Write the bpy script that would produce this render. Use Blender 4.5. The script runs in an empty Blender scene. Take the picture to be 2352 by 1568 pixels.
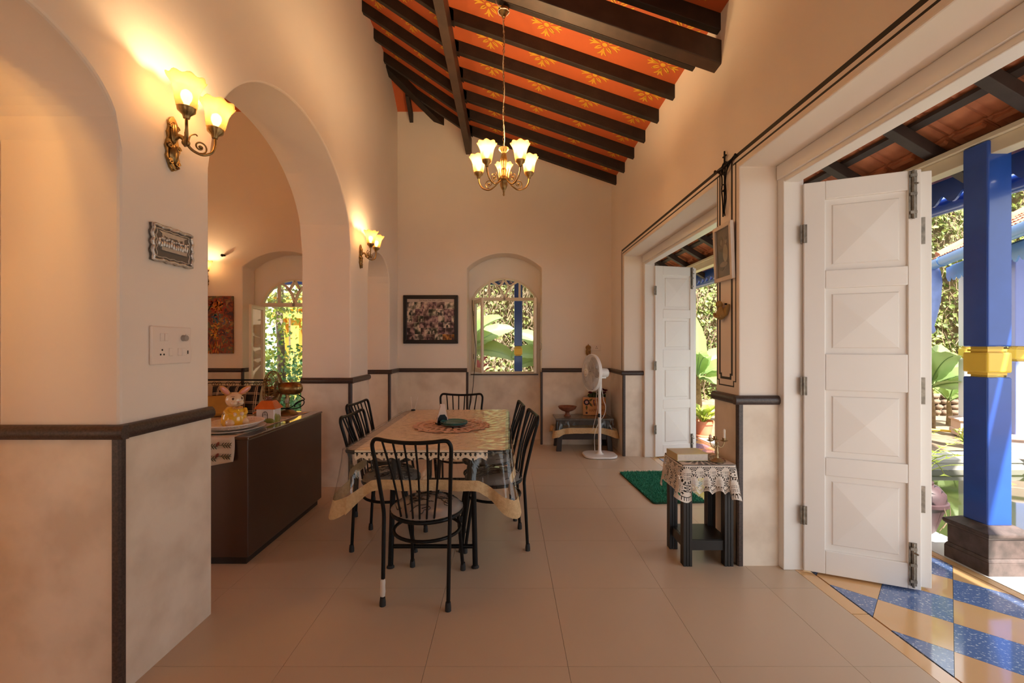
import bpy, bmesh, math, random
from math import sin, cos, pi, radians, sqrt
from mathutils import Vector, Matrix
C = bpy.context.scene.collection
SC = bpy.context.scene

# ------------------------------------------------------------------ camera, world, sun, exposure
cam_d = bpy.data.cameras.new('camera'); cam = bpy.data.objects.new('camera', cam_d); C.objects.link(cam)
cam.location = (0, 0, 1.37); cam.rotation_euler = (pi/2, 0, 0)
cam_d.sensor_width = 36.0; cam_d.lens = 36.0*1015/2352
cam_d.shift_x = 11/2352; cam_d.shift_y = 10/2352
cam_d.clip_start = 0.05; cam_d.clip_end = 300
SC.camera = cam

W = bpy.data.worlds.new('sky'); SC.world = W; W.use_nodes = True
bg = W.node_tree.nodes['Background']
bg.inputs[0].default_value = (0.93, 0.97, 1.0, 1); bg.inputs[1].default_value = 0.80

sun_d = bpy.data.lights.new('sun', 'SUN'); sun = bpy.data.objects.new('sun', sun_d); C.objects.link(sun)
sun_d.energy = 6.4; sun_d.angle = radians(1.0); sun_d.color = (1.0, 0.95, 0.86)
sun.rotation_euler = Vector((-0.18, 0.60, -0.78)).to_track_quat('-Z', 'Y').to_euler()

vs = SC.view_settings
vs.view_transform = 'Standard'; vs.look = 'None'; vs.gamma = 1.0; vs.use_curve_mapping = False
vs.exposure = 1.62
LAMP = 5.4            # watts of one bulb in the lamps
cy = SC.cycles
cy.max_bounces = 9; cy.diffuse_bounces = 7; cy.glossy_bounces = 4; cy.transmission_bounces = 6
cy.transparent_max_bounces = 12; cy.sample_clamp_indirect = 10.0
cy.caustics_reflective = False; cy.caustics_refractive = False

# ------------------------------------------------------------------ materials
def _nodes(name):
    m = bpy.data.materials.new(name); m.use_nodes = True
    nt = m.node_tree; return m, nt, nt.nodes['Principled BSDF']
def mat(name, col, rough=0.5, metal=0.0, var=0.0, vscale=4.0, col2=None, bump=0.0, bscale=60.0, coat=0.0, trans=0.0, spec=None, detail=4.0, sharp=None):
    m, nt, b = _nodes(name)
    b.inputs['Roughness'].default_value = rough; b.inputs['Metallic'].default_value = metal
    b.inputs['Base Color'].default_value = (*col, 1)
    if coat: b.inputs['Coat Weight'].default_value = coat; b.inputs['Coat Roughness'].default_value = 0.08
    if trans: b.inputs['Transmission Weight'].default_value = trans
    if spec is not None: b.inputs['Specular IOR Level'].default_value = spec
    if var or col2 or bump:
        tc = nt.nodes.new('ShaderNodeTexCoord')
    if var or col2:
        n = nt.nodes.new('ShaderNodeTexNoise'); n.inputs['Scale'].default_value = vscale; n.inputs['Detail'].default_value = detail
        nt.links.new(tc.outputs['Object'], n.inputs['Vector'])
        r = nt.nodes.new('ShaderNodeValToRGB')
        lo, hi = sharp if sharp else (0.3, 0.7)
        r.color_ramp.elements[0].position = lo; r.color_ramp.elements[1].position = hi
        c2 = col2 if col2 else tuple(max(0, c*(1-var)) for c in col)
        r.color_ramp.elements[0].color = (*c2, 1); r.color_ramp.elements[1].color = (*col, 1)
        nt.links.new(n.outputs['Fac'], r.inputs['Fac']); nt.links.new(r.outputs['Color'], b.inputs['Base Color'])
    if bump:
        n2 = nt.nodes.new('ShaderNodeTexNoise'); n2.inputs['Scale'].default_value = bscale; n2.inputs['Detail'].default_value = 3
        nt.links.new(tc.outputs['Object'], n2.inputs['Vector'])
        bp = nt.nodes.new('ShaderNodeBump'); bp.inputs['Strength'].default_value = bump; bp.inputs['Distance'].default_value = 0.01
        nt.links.new(n2.outputs['Fac'], bp.inputs['Height']); nt.links.new(bp.outputs['Normal'], b.inputs['Normal'])
    return m
def ramp_mat(name, stops, scale=4, rough=0.8, detail=6, kind='noise', distort=0.0, bump=0.0):
    """many-coloured paint or print: a noise run through a list of colours"""
    m, nt, b = _nodes(name); b.inputs['Roughness'].default_value = rough
    tc = nt.nodes.new('ShaderNodeTexCoord')
    n = nt.nodes.new('ShaderNodeTexNoise'); n.inputs['Scale'].default_value = scale; n.inputs['Detail'].default_value = detail
    n.inputs['Distortion'].default_value = distort
    nt.links.new(tc.outputs['Object'], n.inputs['Vector'])
    r = nt.nodes.new('ShaderNodeValToRGB'); r.color_ramp.interpolation = 'LINEAR'
    els = r.color_ramp.elements
    while len(els) < len(stops): els.new(0.5)
    for e, (p, c) in zip(els, stops): e.position = p; e.color = (*c, 1)
    nt.links.new(n.outputs['Fac'], r.inputs['Fac']); nt.links.new(r.outputs['Color'], b.inputs['Base Color'])
    return m
def leaf_mat(name, cols, rough=0.45, trans=0.35):
    """leaf: colour picked per leaf, part of the light passes through"""
    m, nt, b = _nodes(name); b.inputs['Roughness'].default_value = rough
    g = nt.nodes.new('ShaderNodeNewGeometry'); r = nt.nodes.new('ShaderNodeValToRGB')
    els = r.color_ramp.elements
    while len(els) < len(cols): els.new(0.5)
    for i, (e, c) in enumerate(zip(els, cols)): e.position = i/(len(cols)-1); e.color = (*c, 1)
    nt.links.new(g.outputs['Random Per Island'], r.inputs['Fac']); nt.links.new(r.outputs['Color'], b.inputs['Base Color'])
    t = nt.nodes.new('ShaderNodeBsdfTranslucent'); nt.links.new(r.outputs['Color'], t.inputs['Color'])
    mx = nt.nodes.new('ShaderNodeMixShader'); mx.inputs[0].default_value = trans
    out = nt.nodes['Material Output']
    nt.links.new(b.outputs[0], mx.inputs[1]); nt.links.new(t.outputs[0], mx.inputs[2]); nt.links.new(mx.outputs[0], out.inputs[0])
    return m
def shade_mat(name, col, clear=0.35):
    m, nt, b = _nodes(name); out = nt.nodes['Material Output']
    b.inputs['Base Color'].default_value = (*col, 1); b.inputs['Roughness'].default_value = 0.15
    t = nt.nodes.new('ShaderNodeBsdfTranslucent'); t.inputs['Color'].default_value = (*col, 1)
    p = nt.nodes.new('ShaderNodeBsdfTransparent'); p.inputs['Color'].default_value = (1, 0.95, 0.85, 1)
    m1 = nt.nodes.new('ShaderNodeMixShader'); m1.inputs[0].default_value = 0.45
    m2 = nt.nodes.new('ShaderNodeMixShader'); m2.inputs[0].default_value = clear
    nt.links.new(b.outputs[0], m1.inputs[1]); nt.links.new(t.outputs[0], m1.inputs[2])
    nt.links.new(m1.outputs[0], m2.inputs[1]); nt.links.new(p.outputs[0], m2.inputs[2]); nt.links.new(m2.outputs[0], out.inputs[0])
    return m
def clear_mat(name, tint=(1, 1, 1), gloss=0.12, rough=0.05, bump=0.0, bscale=8.0, bdist=0.02):
    """thin clear sheet: see-through with a fresnel sheen (window panes, plastic sheet)"""
    m, nt, b = _nodes(name); out = nt.nodes['Material Output']; nt.nodes.remove(b)
    p = nt.nodes.new('ShaderNodeBsdfTransparent'); p.inputs['Color'].default_value = (*tint, 1)
    g = nt.nodes.new('ShaderNodeBsdfGlossy'); g.inputs['Roughness'].default_value = rough; g.inputs['Color'].default_value = (1, 1, 1, 1)
    fr = nt.nodes.new('ShaderNodeFresnel'); 
    ge = nt.nodes.new('ShaderNodeNewGeometry'); io = nt.nodes.new('ShaderNodeMix')
    io.inputs[2].default_value = gloss; io.inputs[3].default_value = 1/gloss
    nt.links.new(ge.outputs['Backfacing'], io.inputs[0]); nt.links.new(io.outputs[0], fr.inputs['IOR'])
    mx = nt.nodes.new('ShaderNodeMixShader')
    nt.links.new(fr.outputs[0], mx.inputs[0]); nt.links.new(p.outputs[0], mx.inputs[1]); nt.links.new(g.outputs[0], mx.inputs[2])
    nt.links.new(mx.outputs[0], out.inputs[0])
    if bump:
        tc = nt.nodes.new('ShaderNodeTexCoord'); n2 = nt.nodes.new('ShaderNodeTexNoise')
        n2.inputs['Scale'].default_value = bscale; n2.inputs['Detail'].default_value = 4; n2.inputs['Distortion'].default_value = 1.5
        nt.links.new(tc.outputs['Object'], n2.inputs['Vector'])
        bp = nt.nodes.new('ShaderNodeBump'); bp.inputs['Strength'].default_value = bump; bp.inputs['Distance'].default_value = bdist
        nt.links.new(n2.outputs['Fac'], bp.inputs['Height'])
        nt.links.new(bp.outputs['Normal'], g.inputs['Normal']); nt.links.new(bp.outputs['Normal'], fr.inputs['Normal'])
    return m
def glow_mat(name, col, strength):
    m, nt, b = _nodes(name); out = nt.nodes['Material Output']
    e = nt.nodes.new('ShaderNodeEmission'); e.inputs[0].default_value = (*col, 1); e.inputs[1].default_value = strength
    nt.links.new(e.outputs[0], out.inputs[0]); nt.nodes.remove(b); return m

# ------------------------------------------------------------------ mesh building
class MB:
    def __init__(self): self.v = []; self.f = []; self.mi = []
    def add(self, vs_, fs_, mi=0):
        o = len(self.v); self.v.extend([tuple(p) for p in vs_])
        self.f.extend([tuple(i+o for i in f) for f in fs_]); self.mi.extend([mi]*len(fs_)); return self
    def bx(self, x0, x1, y0, y1, z0, z1, M=None, mi=0):
        vs_ = [(x, y, z) for x in (x0, x1) for y in (y0, y1) for z in (z0, z1)]
        if M is not None: vs_ = [M @ Vector(p) for p in vs_]
        return self.add(vs_, [(0,1,3,2),(4,6,7,5),(0,4,5,1),(2,3,7,6),(0,2,6,4),(1,5,7,3)], mi)
    def prism(self, poly, axis, a0, a1, mi=0, M=None):
        """poly: 2-d outline; axis 'x': (y,z), 'y': (x,z), 'z': (x,y)"""
        def P(p, a): return {'x': (a, p[0], p[1]), 'y': (p[0], a, p[1]), 'z': (p[0], p[1], a)}[axis]
        n = len(poly); vs_ = [P(p, a0) for p in poly]+[P(p, a1) for p in poly]
        if M is not None: vs_ = [M @ Vector(p) for p in vs_]
        fs_ = [(i, (i+1) % n, n+(i+1) % n, n+i) for i in range(n)]+[tuple(range(n-1, -1, -1)), tuple(range(n, 2*n))]
        return self.add(vs_, fs_, mi)
    def tube(self, pts, r, n=8, closed=False, mi=0):
        pts = [Vector(p) for p in pts]; L = len(pts)
        rs = r if isinstance(r, (list, tuple)) else [r]*L
        tang = []
        for i in range(L):
            a = pts[(i-1) % L] if (i > 0 or closed) else pts[0]
            b = pts[(i+1) % L] if (i < L-1 or closed) else pts[-1]
            t = (b-a); tang.append(t.normalized() if t.length > 1e-9 else Vector((0, 0, 1)))
        up = Vector((0, 0, 1)) if abs(tang[0].z) < 0.9 else Vector((1, 0, 0))
        nrm = tang[0].cross(up).normalized(); vs_ = []
        for i in range(L):
            t = tang[i]; nrm = (nrm-t*nrm.dot(t))
            nrm = nrm.normalized() if nrm.length > 1e-6 else t.orthogonal().normalized()
            bn = t.cross(nrm)
            for k in range(n):
                a = 2*pi*k/n; vs_.append(pts[i]+(nrm*cos(a)+bn*sin(a))*rs[i])
        fs_ = []
        for i in range(L if closed else L-1):
            j = (i+1) % L
            for k in range(n): fs_.append((i*n+k, i*n+(k+1) % n, j*n+(k+1) % n, j*n+k))
        if not closed: fs_ += [tuple(range(n-1, -1, -1)), tuple(range((L-1)*n, L*n))]
        return self.add(vs_, fs_, mi)
    def lathe(self, prof, n=20, c=(0, 0, 0), M=None, wob=None, mi=0, cap=True):
        vs_ = []
        for j, (r, z) in enumerate(prof):
            for k in range(n):
                a = 2*pi*k/n; rr, zz = r, z
                if wob: rr, zz = wob(j/(len(prof)-1), a, r, z)
                vs_.append(Vector((c[0]+rr*cos(a), c[1]+rr*sin(a), c[2]+zz)))
        if M is not None: vs_ = [M @ p for p in vs_]
        fs_ = []
        for j in range(len(prof)-1):
            for k in range(n): fs_.append((j*n+k, j*n+(k+1) % n, (j+1)*n+(k+1) % n, (j+1)*n+k))
        if cap: fs_ += [tuple(range(n-1, -1, -1)), tuple(range((len(prof)-1)*n, len(prof)*n))]
        return self.add(vs_, fs_, mi)
    def ball(self, c, r, n=16, m=10, M=None, mi=0):
        if not isinstance(r, (tuple, list)): r = (r, r, r)
        vs_ = []; fs_ = []
        for j in range(m+1):
            t = pi*j/m
            for k in range(n):
                a = 2*pi*k/n; vs_.append(Vector((c[0]+r[0]*sin(t)*cos(a), c[1]+r[1]*sin(t)*sin(a), c[2]-r[2]*cos(t))))
        if M is not None: vs_ = [M @ p for p in vs_]
        for j in range(m):
            for k in range(n): fs_.append((j*n+k, j*n+(k+1) % n, (j+1)*n+(k+1) % n, (j+1)*n+k))
        return self.add(vs_, fs_, mi)
    def grid(self, fn, nu, nv, keep=None, mi=0, wrap=False):
        vs_ = [fn(i/nu, j/nv) for j in range(nv+1) for i in range(nu+1)]
        fs_ = [(j*(nu+1)+i, j*(nu+1)+i+1, (j+1)*(nu+1)+i+1, (j+1)*(nu+1)+i) for j in range(nv) for i in range(nu)
               if keep is None or keep((i+.5)/nu, (j+.5)/nv)]
        return self.add(vs_, fs_, mi)
    def mesh(self, name, mats, smooth=None, weld=False):
        me = bpy.data.meshes.new(name); me.from_pydata([tuple(p) for p in self.v], [], self.f)
        mats = mats if isinstance(mats, (list, tuple)) else [mats]
        for m in mats: me.materials.append(m)
        if len(mats) > 1: me.polygons.foreach_set('material_index', self.mi)
        bm = bmesh.new(); bm.from_mesh(me)
        if weld: bmesh.ops.remove_doubles(bm, verts=bm.verts, dist=1e-4)
        loose = [v for v in bm.verts if not v.link_faces]
        if loose: bmesh.ops.delete(bm, geom=loose, context='VERTS')
        bmesh.ops.recalc_face_normals(bm, faces=bm.faces); bm.to_mesh(me); bm.free()
        if smooth is not None:
            me.polygons.foreach_set('use_smooth', [True]*len(me.polygons)); me.set_sharp_from_angle(angle=radians(smooth))
        me.update(); return me
    def build(self, name, mats, parent=None, smooth=None, bevel=0, seg=2, solid=0, weld=False, loc=None, rot=None):
        o = bpy.data.objects.new(name, self.mesh(name, mats, smooth, weld)); C.objects.link(o)
        if parent is not None: o.parent = parent
        if loc is not None: o.location = loc
        if rot is not None: o.rotation_euler = rot
        if solid:
            s = o.modifiers.new('solid', 'SOLIDIFY'); s.thickness = solid; s.offset = 0
        if bevel:
            b = o.modifiers.new('bevel', 'BEVEL'); b.width = bevel; b.segments = seg; b.limit_method = 'ANGLE'; b.angle_limit = radians(35)
        return o
def inst(name, me, parent=None, loc=(0, 0, 0), rot=(0, 0, 0), scale=None):
    o = bpy.data.objects.new(name, me); C.objects.link(o)
    if parent is not None: o.parent = parent
    o.location = loc; o.rotation_euler = rot
    if scale: o.scale = scale
    return o
def tag(o, label, cat, group=None, kind=None):
    o['label'] = label; o['category'] = cat
    if group: o['group'] = group
    if kind: o['kind'] = kind
    return o
def thing(name, label, cat, loc=(0, 0, 0), rotz=0.0, group=None):
    o = bpy.data.objects.new(name, None); C.objects.link(o); o.empty_display_size = 0.05
    o.location = loc; o.rotation_euler = (0, 0, rotz); return tag(o, label, cat, group)
def struct(o, label=None, cat='structure'):
    o['kind'] = 'structure'
    if label: o['label'] = label
    o['category'] = cat; return o
def sroot(name, label, cat):
    o = bpy.data.objects.new(name, None); C.objects.link(o); o.empty_display_size = 0.05; return struct(o, label, cat)
def dup(root, loc, rotz, label):
    r = root.copy(); C.objects.link(r); r.location = loc; r.rotation_euler = (0, 0, rotz); r['label'] = label
    for ch in list(root.children):
        c = ch.copy(); C.objects.link(c); c.parent = r
        for g in list(ch.children):
            d = g.copy(); C.objects.link(d); d.parent = c
    return r
def cr(pts, n=6, closed=False):
    """Catmull-Rom through the points"""
    P = [Vector(p) for p in pts]; out = []; L = len(P)
    for i in range(L if closed else L-1):
        p0 = P[(i-1) % L] if (closed or i > 0) else P[0]*2-P[1]
        p1 = P[i]; p2 = P[(i+1) % L]
        p3 = P[(i+2) % L] if (closed or i+2 < L) else P[-1]*2-P[-2]
        for k in range(n):
            t = k/n
            out.append(0.5*((2*p1)+(p2-p0)*t+(2*p0-5*p1+4*p2-p3)*t*t+(3*p1-p0-3*p2+p3)*t*t*t))
    if not closed: out.append(P[-1])
    return out
def Rz(a, loc=(0, 0, 0)): return Matrix.Translation(loc) @ Matrix.Rotation(a, 4, 'Z')
rnd = random.Random(7)

PLASTER = mat('plaster', (0.84, 0.755, 0.665), 0.75, var=0.05, vscale=1.3, bump=0.08, bscale=25)
WHITE_PLASTER = mat('white_plaster', (0.83, 0.78, 0.72), 0.75, var=0.04, vscale=1.5, bump=0.08, bscale=25)
DADO = mat('marble_dado', (0.80, 0.70, 0.58), 0.28, col2=(0.66, 0.555, 0.445), vscale=4.5, detail=10, sharp=(0.36, 0.60))
TRIM = mat('granite_trim', (0.075, 0.05, 0.042), 0.35, col2=(0.03, 0.02, 0.018), vscale=120, detail=2)
FLOOR = mat('floor_tile_beige', (0.58, 0.45, 0.325), 0.34, var=0.06, vscale=1.1, bump=0.02, bscale=8)
GROUT = mat('grout', (0.30, 0.24, 0.19), 0.9)
ORANGE = mat('orange_ceiling', (0.56, 0.115, 0.030), 0.7, var=0.15, vscale=2.0)
RAFTER = mat('dark_rafter', (0.026, 0.014, 0.009), 0.6, col2=(0.010, 0.006, 0.004), vscale=9, detail=6, bump=0.2, bscale=40)
BEAMB = mat('brown_beam', (0.065, 0.036, 0.023), 0.5, col2=(0.035, 0.02, 0.013), vscale=7, detail=6)
YELLOWP = mat('stencil_yellow', (0.72, 0.38, 0.03), 0.7, var=0.1, vscale=15)
BLACKP = mat('black_paint', (0.012, 0.011, 0.010), 0.5)
WHITEP = mat('white_gloss_paint', (0.80, 0.77, 0.73), 0.35, var=0.03, vscale=3, bump=0.03, bscale=12)
CREAMP = mat('cream_window_paint', (0.78, 0.70, 0.57), 0.4, var=0.05, vscale=4)
GLASS = clear_mat('window_glass', (0.97, 1.0, 0.98), 1.45, 0.02)
STEEL = mat('aged_steel', (0.32, 0.28, 0.23), 0.45, 0.8, var=0.5, vscale=40)
BLACKM = mat('black_metal', (0.004, 0.004, 0.004), 0.42, spec=0.22)
BRASS = mat('antique_brass', (0.42, 0.27, 0.11), 0.32, 0.95, var=0.55, vscale=30)
# ------------------------------------------------------------------ room shell
def arch_z(t, spring, rise, half, kind):
    """height of an arch at t in -1..1"""
    if rise <= 0: return spring
    if kind == 'ell': return spring+rise*sqrt(max(0, 1-t*t))
    R = (half*half+rise*rise)/(2*rise); return spring+sqrt(max(0, R*R-(t*half)**2))-(R-rise)
def wall_mb(mb, T, a0, a1, d0, d1, ztop, ops, n=32):
    """wall slab with openings (centre, half width, bottom, springing, rise, kind)"""
    ops = sorted(ops); strips = []; cur = a0; lev = []
    def levels(o): return [z for z in (o[2], o[3]) if z > 0]
    for o in ops:
        c, h, zb, sp, ri, kd = o
        strips.append((cur, c-h, 0, 0, lev, levels(o)))
        k = n if ri > 0 else 1
        for i in range(k):
            ta, tb = -1+2*i/k, -1+2*(i+1)/k
            strips.append((c+ta*h, c+tb*h, arch_z(ta, sp, ri, h, kd), arch_z(tb, sp, ri, h, kd), [], []))
        if zb > 0:
            mb.add([T(c-h, d0, 0), T(c+h, d0, 0), T(c+h, d0, zb), T(c-h, d0, zb), T(c-h, d1, 0), T(c+h, d1, 0), T(c+h, d1, zb), T(c-h, d1, zb)],
                   [(0,1,2,3), (4,5,6,7), (3,2,6,7)])
        for a in (c-h, c+h): mb.add([T(a, d0, zb), T(a, d1, zb), T(a, d1, sp), T(a, d0, sp)], [(0,1,2,3)])
        cur = c+h; lev = levels(o)
    strips.append((cur, a1, 0, 0, lev, []))
    for (s, e, zs, ze, ll, rl) in strips:
        if e-s < 1e-5: continue
        for d in (d0, d1):
            poly = [T(s, d, zs), T(e, d, ze)]+[T(e, d, z) for z in rl]+[T(e, d, ztop), T(s, d, ztop)]+[T(s, d, z) for z in reversed(ll)]
            mb.add(poly, [tuple(range(len(poly)))])
        mb.add([T(s, d0, ztop), T(e, d0, ztop), T(e, d1, ztop), T(s, d1, ztop)], [(0,1,2,3)])
        if zs > 0: mb.add([T(s, d0, zs), T(e, d0, ze), T(e, d1, ze), T(s, d1, zs)], [(0,1,2,3)])
    for a in (a0, a1): mb.add([T(a, d0, 0), T(a, d1, 0), T(a, d1, ztop), T(a, d0, ztop)], [(0,1,2,3)])
    return mb
TX = lambda a, d, z: (d, a, z)      # wall along Y
TY = lambda a, d, z: (a, d, z)      # wall along X
XL, XLO, XR, XRF, XRO, YB, YW = -1.525, -2.0, 1.45, 1.69, 1.80, 6.15, 6.45
CEL, FLO = 5.4, -2.6
DZ = 1.005                          # top of the marble, rail above it

floor = struct(MB().bx(-5.3, 1.76, FLO, YW+0.1, -0.10, -0.012).build('floor', GROUT), 'beige vinyl tile floor of the dining hall', 'floor')
gx = [-5.2]+[0.26+0.61*k for k in range(-8, 3)]+[1.76]; gy = [-2.6]+[1.889+0.61*k for k in range(-7, 8)]+[6.45]
for i in range(len(gx)-1):
    for j in range(len(gy)-1):
        g = 0.0008
        if gx[i+1]-gx[i] < 0.02 or gy[j+1]-gy[j] < 0.02: continue
        MB().bx(gx[i]+g, gx[i+1]-g, gy[j]+g, gy[j+1]-g, -0.011, 0.0).build('floor_tile', FLOOR, floor)

wl = struct(wall_mb(MB(), TX, FLO, YB, XL, XLO, CEL, [(1.3195, 0.4195, 0, 2.18, 0.295, 'ell'), (3.28, 1.02, 0, 2.30, 0.825, 'ell'), (5.285, 0.445, 0, 2.18, 0.293, 'ell')], 48)
            .build('wall_left', PLASTER, weld=True, bevel=0.012), 'plastered wall with three arches on the left', 'wall')
wr = struct(wall_mb(MB(), TX, FLO, YW+0.07, XR, XRO, 3.9, [(1.549, 1.215, 0, 2.49, 0, 'ell'), (4.281, 1.215, 0, 2.49, 0, 'ell')])
            .build('wall_right', PLASTER, weld=True, bevel=0.008), 'plastered wall with two wide doorways to the veranda', 'wall')
wb = struct(wall_mb(MB(), TY, -5.35, XRO-0.002, YB, YW, 4.9, [(-0.039, 0.518, 0, 2.455, 0.205, 'seg'), (-3.108, 0.576, 0, 2.467, 0.22, 'seg')], 32)
            .build('wall_back', PLASTER, weld=True, bevel=0.012), 'plastered end wall with an arched window recess', 'wall')
wall_mb(MB(), TY, -5.35, XRO-0.002, YW, YW+0.07, 4.9, [(-0.04, 0.478, 0.96, 2.06, 0.30, 'seg'), (-3.108, 0.485, 0.06, 2.0, 0.345, 'seg')], 32).build('recess_back', WHITE_PLASTER, wb, weld=True, bevel=0.006)
wf = struct(wall_mb(MB(), TY, -5.35, XRO-0.002, FLO-0.2, FLO-0.001, 5.95, [(0.2, 0.50, 0, 2.35, 0, 'ell'), (-4.3, 0.40, 0, 2.2, 0, 'ell')])
            .build('wall_front', PLASTER, weld=True), 'plastered wall behind the viewer with doorways added to let in daylight', 'wall')  # unseen wall; both doorways added as sources of fill daylight
wo = struct(wall_mb(MB(), TX, FLO, YB, -5.2, -5.35, 4.9, [(2.0, 0.55, 0.9, 2.1, 0.3, 'seg')]).build('wall_side', PLASTER, weld=True), 'far side wall of the sitting room beyond the arches', 'wall')  # its window opening is out of view, added to bring daylight in

# marble dado with its granite rail
def dado(parent, x0, y0, x1, y1, nx, ny, c0=False, c1=False, rail=True, e0=0.0, e1=0.0, z1=DZ):
    dx, dy = x1-x0, y1-y0; L = sqrt(dx*dx+dy*dy); tx, ty = dx/L, dy/L
    M = Matrix(((tx, nx, 0, x0), (ty, ny, 0, y0), (0, 0, 1, 0), (0, 0, 0, 1)))
    MB().bx(0, L, -0.004, 0.010, 0.0, z1, M).build('dado_panel', DADO, parent)
    if rail:
        prof = [(-0.004, z1), (0.022, z1), (0.032, z1+0.012), (0.034, z1+0.028), (0.030, z1+0.043), (0.018, z1+0.055), (-0.004, z1+0.055)]
        MB().prism(prof, 'x', -e0, L+e1, M=M).build('dado_rail', TRIM, parent, smooth=50)
    for on, a in ((c0, 0.0), (c1, L)):
        if on:
            s = -0.017 if a == 0 else 0.017
            MB().prism([(a-0.017, -0.016), (a+0.017, -0.016), (a+0.017, 0.008), (a+0.010, 0.016), (a-0.010, 0.016), (a-0.017, 0.008)], 'z', 0, z1, M=M).build('corner_strip', TRIM, parent)
r_ = 0.034
dado(wl, XL, FLO, XL, 0.90, 1, 0, c1=True, e1=r_)
dado(wl, XLO, 1.739, XL, 1.739, 0, -1, e1=r_); dado(wl, XL, 1.739, XL, 2.26, 1, 0, c0=True, e0=0, e1=0)
dado(wl, XLO, 4.30, XL, 4.30, 0, -1, e1=r_); dado(wl, XL, 4.30, XL, 4.84, 1, 0, c0=True)
dado(wl, XLO, 5.73, XL, 5.73, 0, -1, e1=r_); dado(wl, XL, 5.73, XL, YB, 1, 0, c0=True)
dado(wb, XL, YB, -0.557, YB, 0, -1, c1=True); dado(wb, 0.479, YB, XR, YB, 0, -1, c0=True)
dado(wb, -5.2, YB, -3.684, YB, 0, -1, c1=True); dado(wb, -2.532, YB, XLO, YB, 0, -1, c0=True)
dado(wb, -3.684, YB, -3.684, 6.32, 1, 0, z1=DZ)
dado(wb, -0.557, YW, 0.479, YW, 0, -1, rail=False, z1=0.955)
dado(wr, XR, 5.496, XR, YB, -1, 0, c0=True); dado(wr, XR, 5.496, XRF, 5.496, 0, -1, e0=r_)
dado(wr, XR, 2.764, XR, 3.066, -1, 0, c0=True, e1=0.01); dado(wr, XR, 2.764, XRF, 2.764, 0, -1, e0=r_)
dado(wr, XR, FLO, XR, 0.334, -1, 0)

# black painted bands round the doorways
def stripe(y0, y1, z0, z1): MB().bx(XR-0.0016, XR+0.002, y0, y1, z0, z1).build('painted_stripe', BLACKP, wr)
for (y0, y1) in ((-0.2, 5.60),): stripe(y0, y1, 2.558, 2.582)
stripe(-0.2, 2.835, 2.524, 2.535); stripe(3.004, 5.56, 2.524, 2.535)
stripe(5.592, 5.608, 1.065, 2.558); stripe(5.552, 5.560, 1.065, 2.524)
def notch(y0, y1, zb, w):
    """stepped foot of a band pair: two uprights joined by a stepped base"""
    d, s = 0.035, 0.04
    stripe(y0, y0+w, zb+s, 2.535 if w < .012 else 2.558); stripe(y1-w, y1, zb+s, 2.535 if w < .012 else 2.558)
    for a, b in ((y0, y0+d), (y1-d, y1)): stripe(a, b, zb+s-w*.7, zb+s)
    stripe(y0+d-w, y0+d, zb, zb+s-w*.7); stripe(y1-d, y1-d+w, zb, zb+s-w*.7); stripe(y0+d, y1-d, zb, zb+w*.9)
notch(2.842, 3.020, 1.150, 0.018); notch(2.798, 3.050, 1.105, 0.009)

# ------------------------------------------------------------------ sloping ceiling with rafters and painted stars
def zR(x): return 3.63+0.345*(XR-x)
def zS(x): return 5.0+0.68*(XL-x)
def zBk(y): return 4.59+0.75*(YB-y)
XP = (3.63+0.345*XR-5.0-0.68*XL)/(0.345-0.68)
XG = -2.8; XH = XL-(4.59-5.0)/0.68; YG = YB-(zS(XG)-4.59)/0.75
cm = MB()
def plate(pts, th=0.04):
    n = len(pts); up = [(p[0], p[1], p[2]+th) for p in pts]
    cm.add(list(pts)+up, [tuple(range(n)), tuple(range(2*n-1, n-1, -1))]+[(i, (i+1) % n, n+(i+1) % n, n+i) for i in range(n)])
y0 = FLO-0.1
plate([(1.9, y0, zR(1.9)), (1.9, YB+.2, zR(1.9)), (XP, YB+.2, zR(XP)), (XP, y0, zR(XP))])
plate([(XP, y0, zR(XP)), (XP, YB+.05, zR(XP)), (XH, YB+.05, zS(XH)), (XG, YG, zS(XG)), (XG, y0, zS(XG))])
plate([(XH, YB+.05, zS(XH)), (XG, YG, zS(XG)), (2*XG-XH, YB+.05, zS(XH))])
zl = lambda x: zS(2*XG-x)
plate([(XG, y0, zl(XG)), (XG, YG, zl(XG)), (2*XG-XH, YB+.05, 4.59), (-5.4, YB+.05, zl(-5.4)), (-5.4, y0, zl(-5.4))])
ceiling = struct(cm.build('ceiling', ORANGE), 'orange painted sloping ceiling under dark rafters', 'ceiling')
RY = [3.03+0.4082*k for k in range(8)]+[3.03-0.4082*k for k in range(1, 13)]
def sloped(mb, xa, xb, za, zb, y0, y1, h):
    mb.prism([(xa, za), (xb, zb), (xb, zb-h), (xa, za-h)], 'y', y0, y1)
for y in RY:
    k = rnd.uniform(-.006, .006)
    m = MB(); sloped(m, XR+0.03, XP-0.02, zR(XR+0.03), zR(XP-0.02), y-0.028+k, y+0.028+k, 0.115); m.build('rafter', RAFTER, ceiling, bevel=0.004)
    top = XG if y < YG-.1 else max(XG, XL-((zBk(y)-5.0)/0.68))
    if top < XP-.1:
        m = MB(); sloped(m, XP+0.04, top, zS(XP+.04), zS(top), y-0.028+k, y+0.028+k, 0.12); m.build('rafter', RAFTER, ceiling, bevel=0.004)
    if y < YG-.1 and y > 0:
        m = MB(); sloped(m, XG, -5.3, zl(XG), zl(-5.3), y-0.028, y+0.028, 0.12); m.build('rafter', RAFTER, ceiling)
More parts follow.
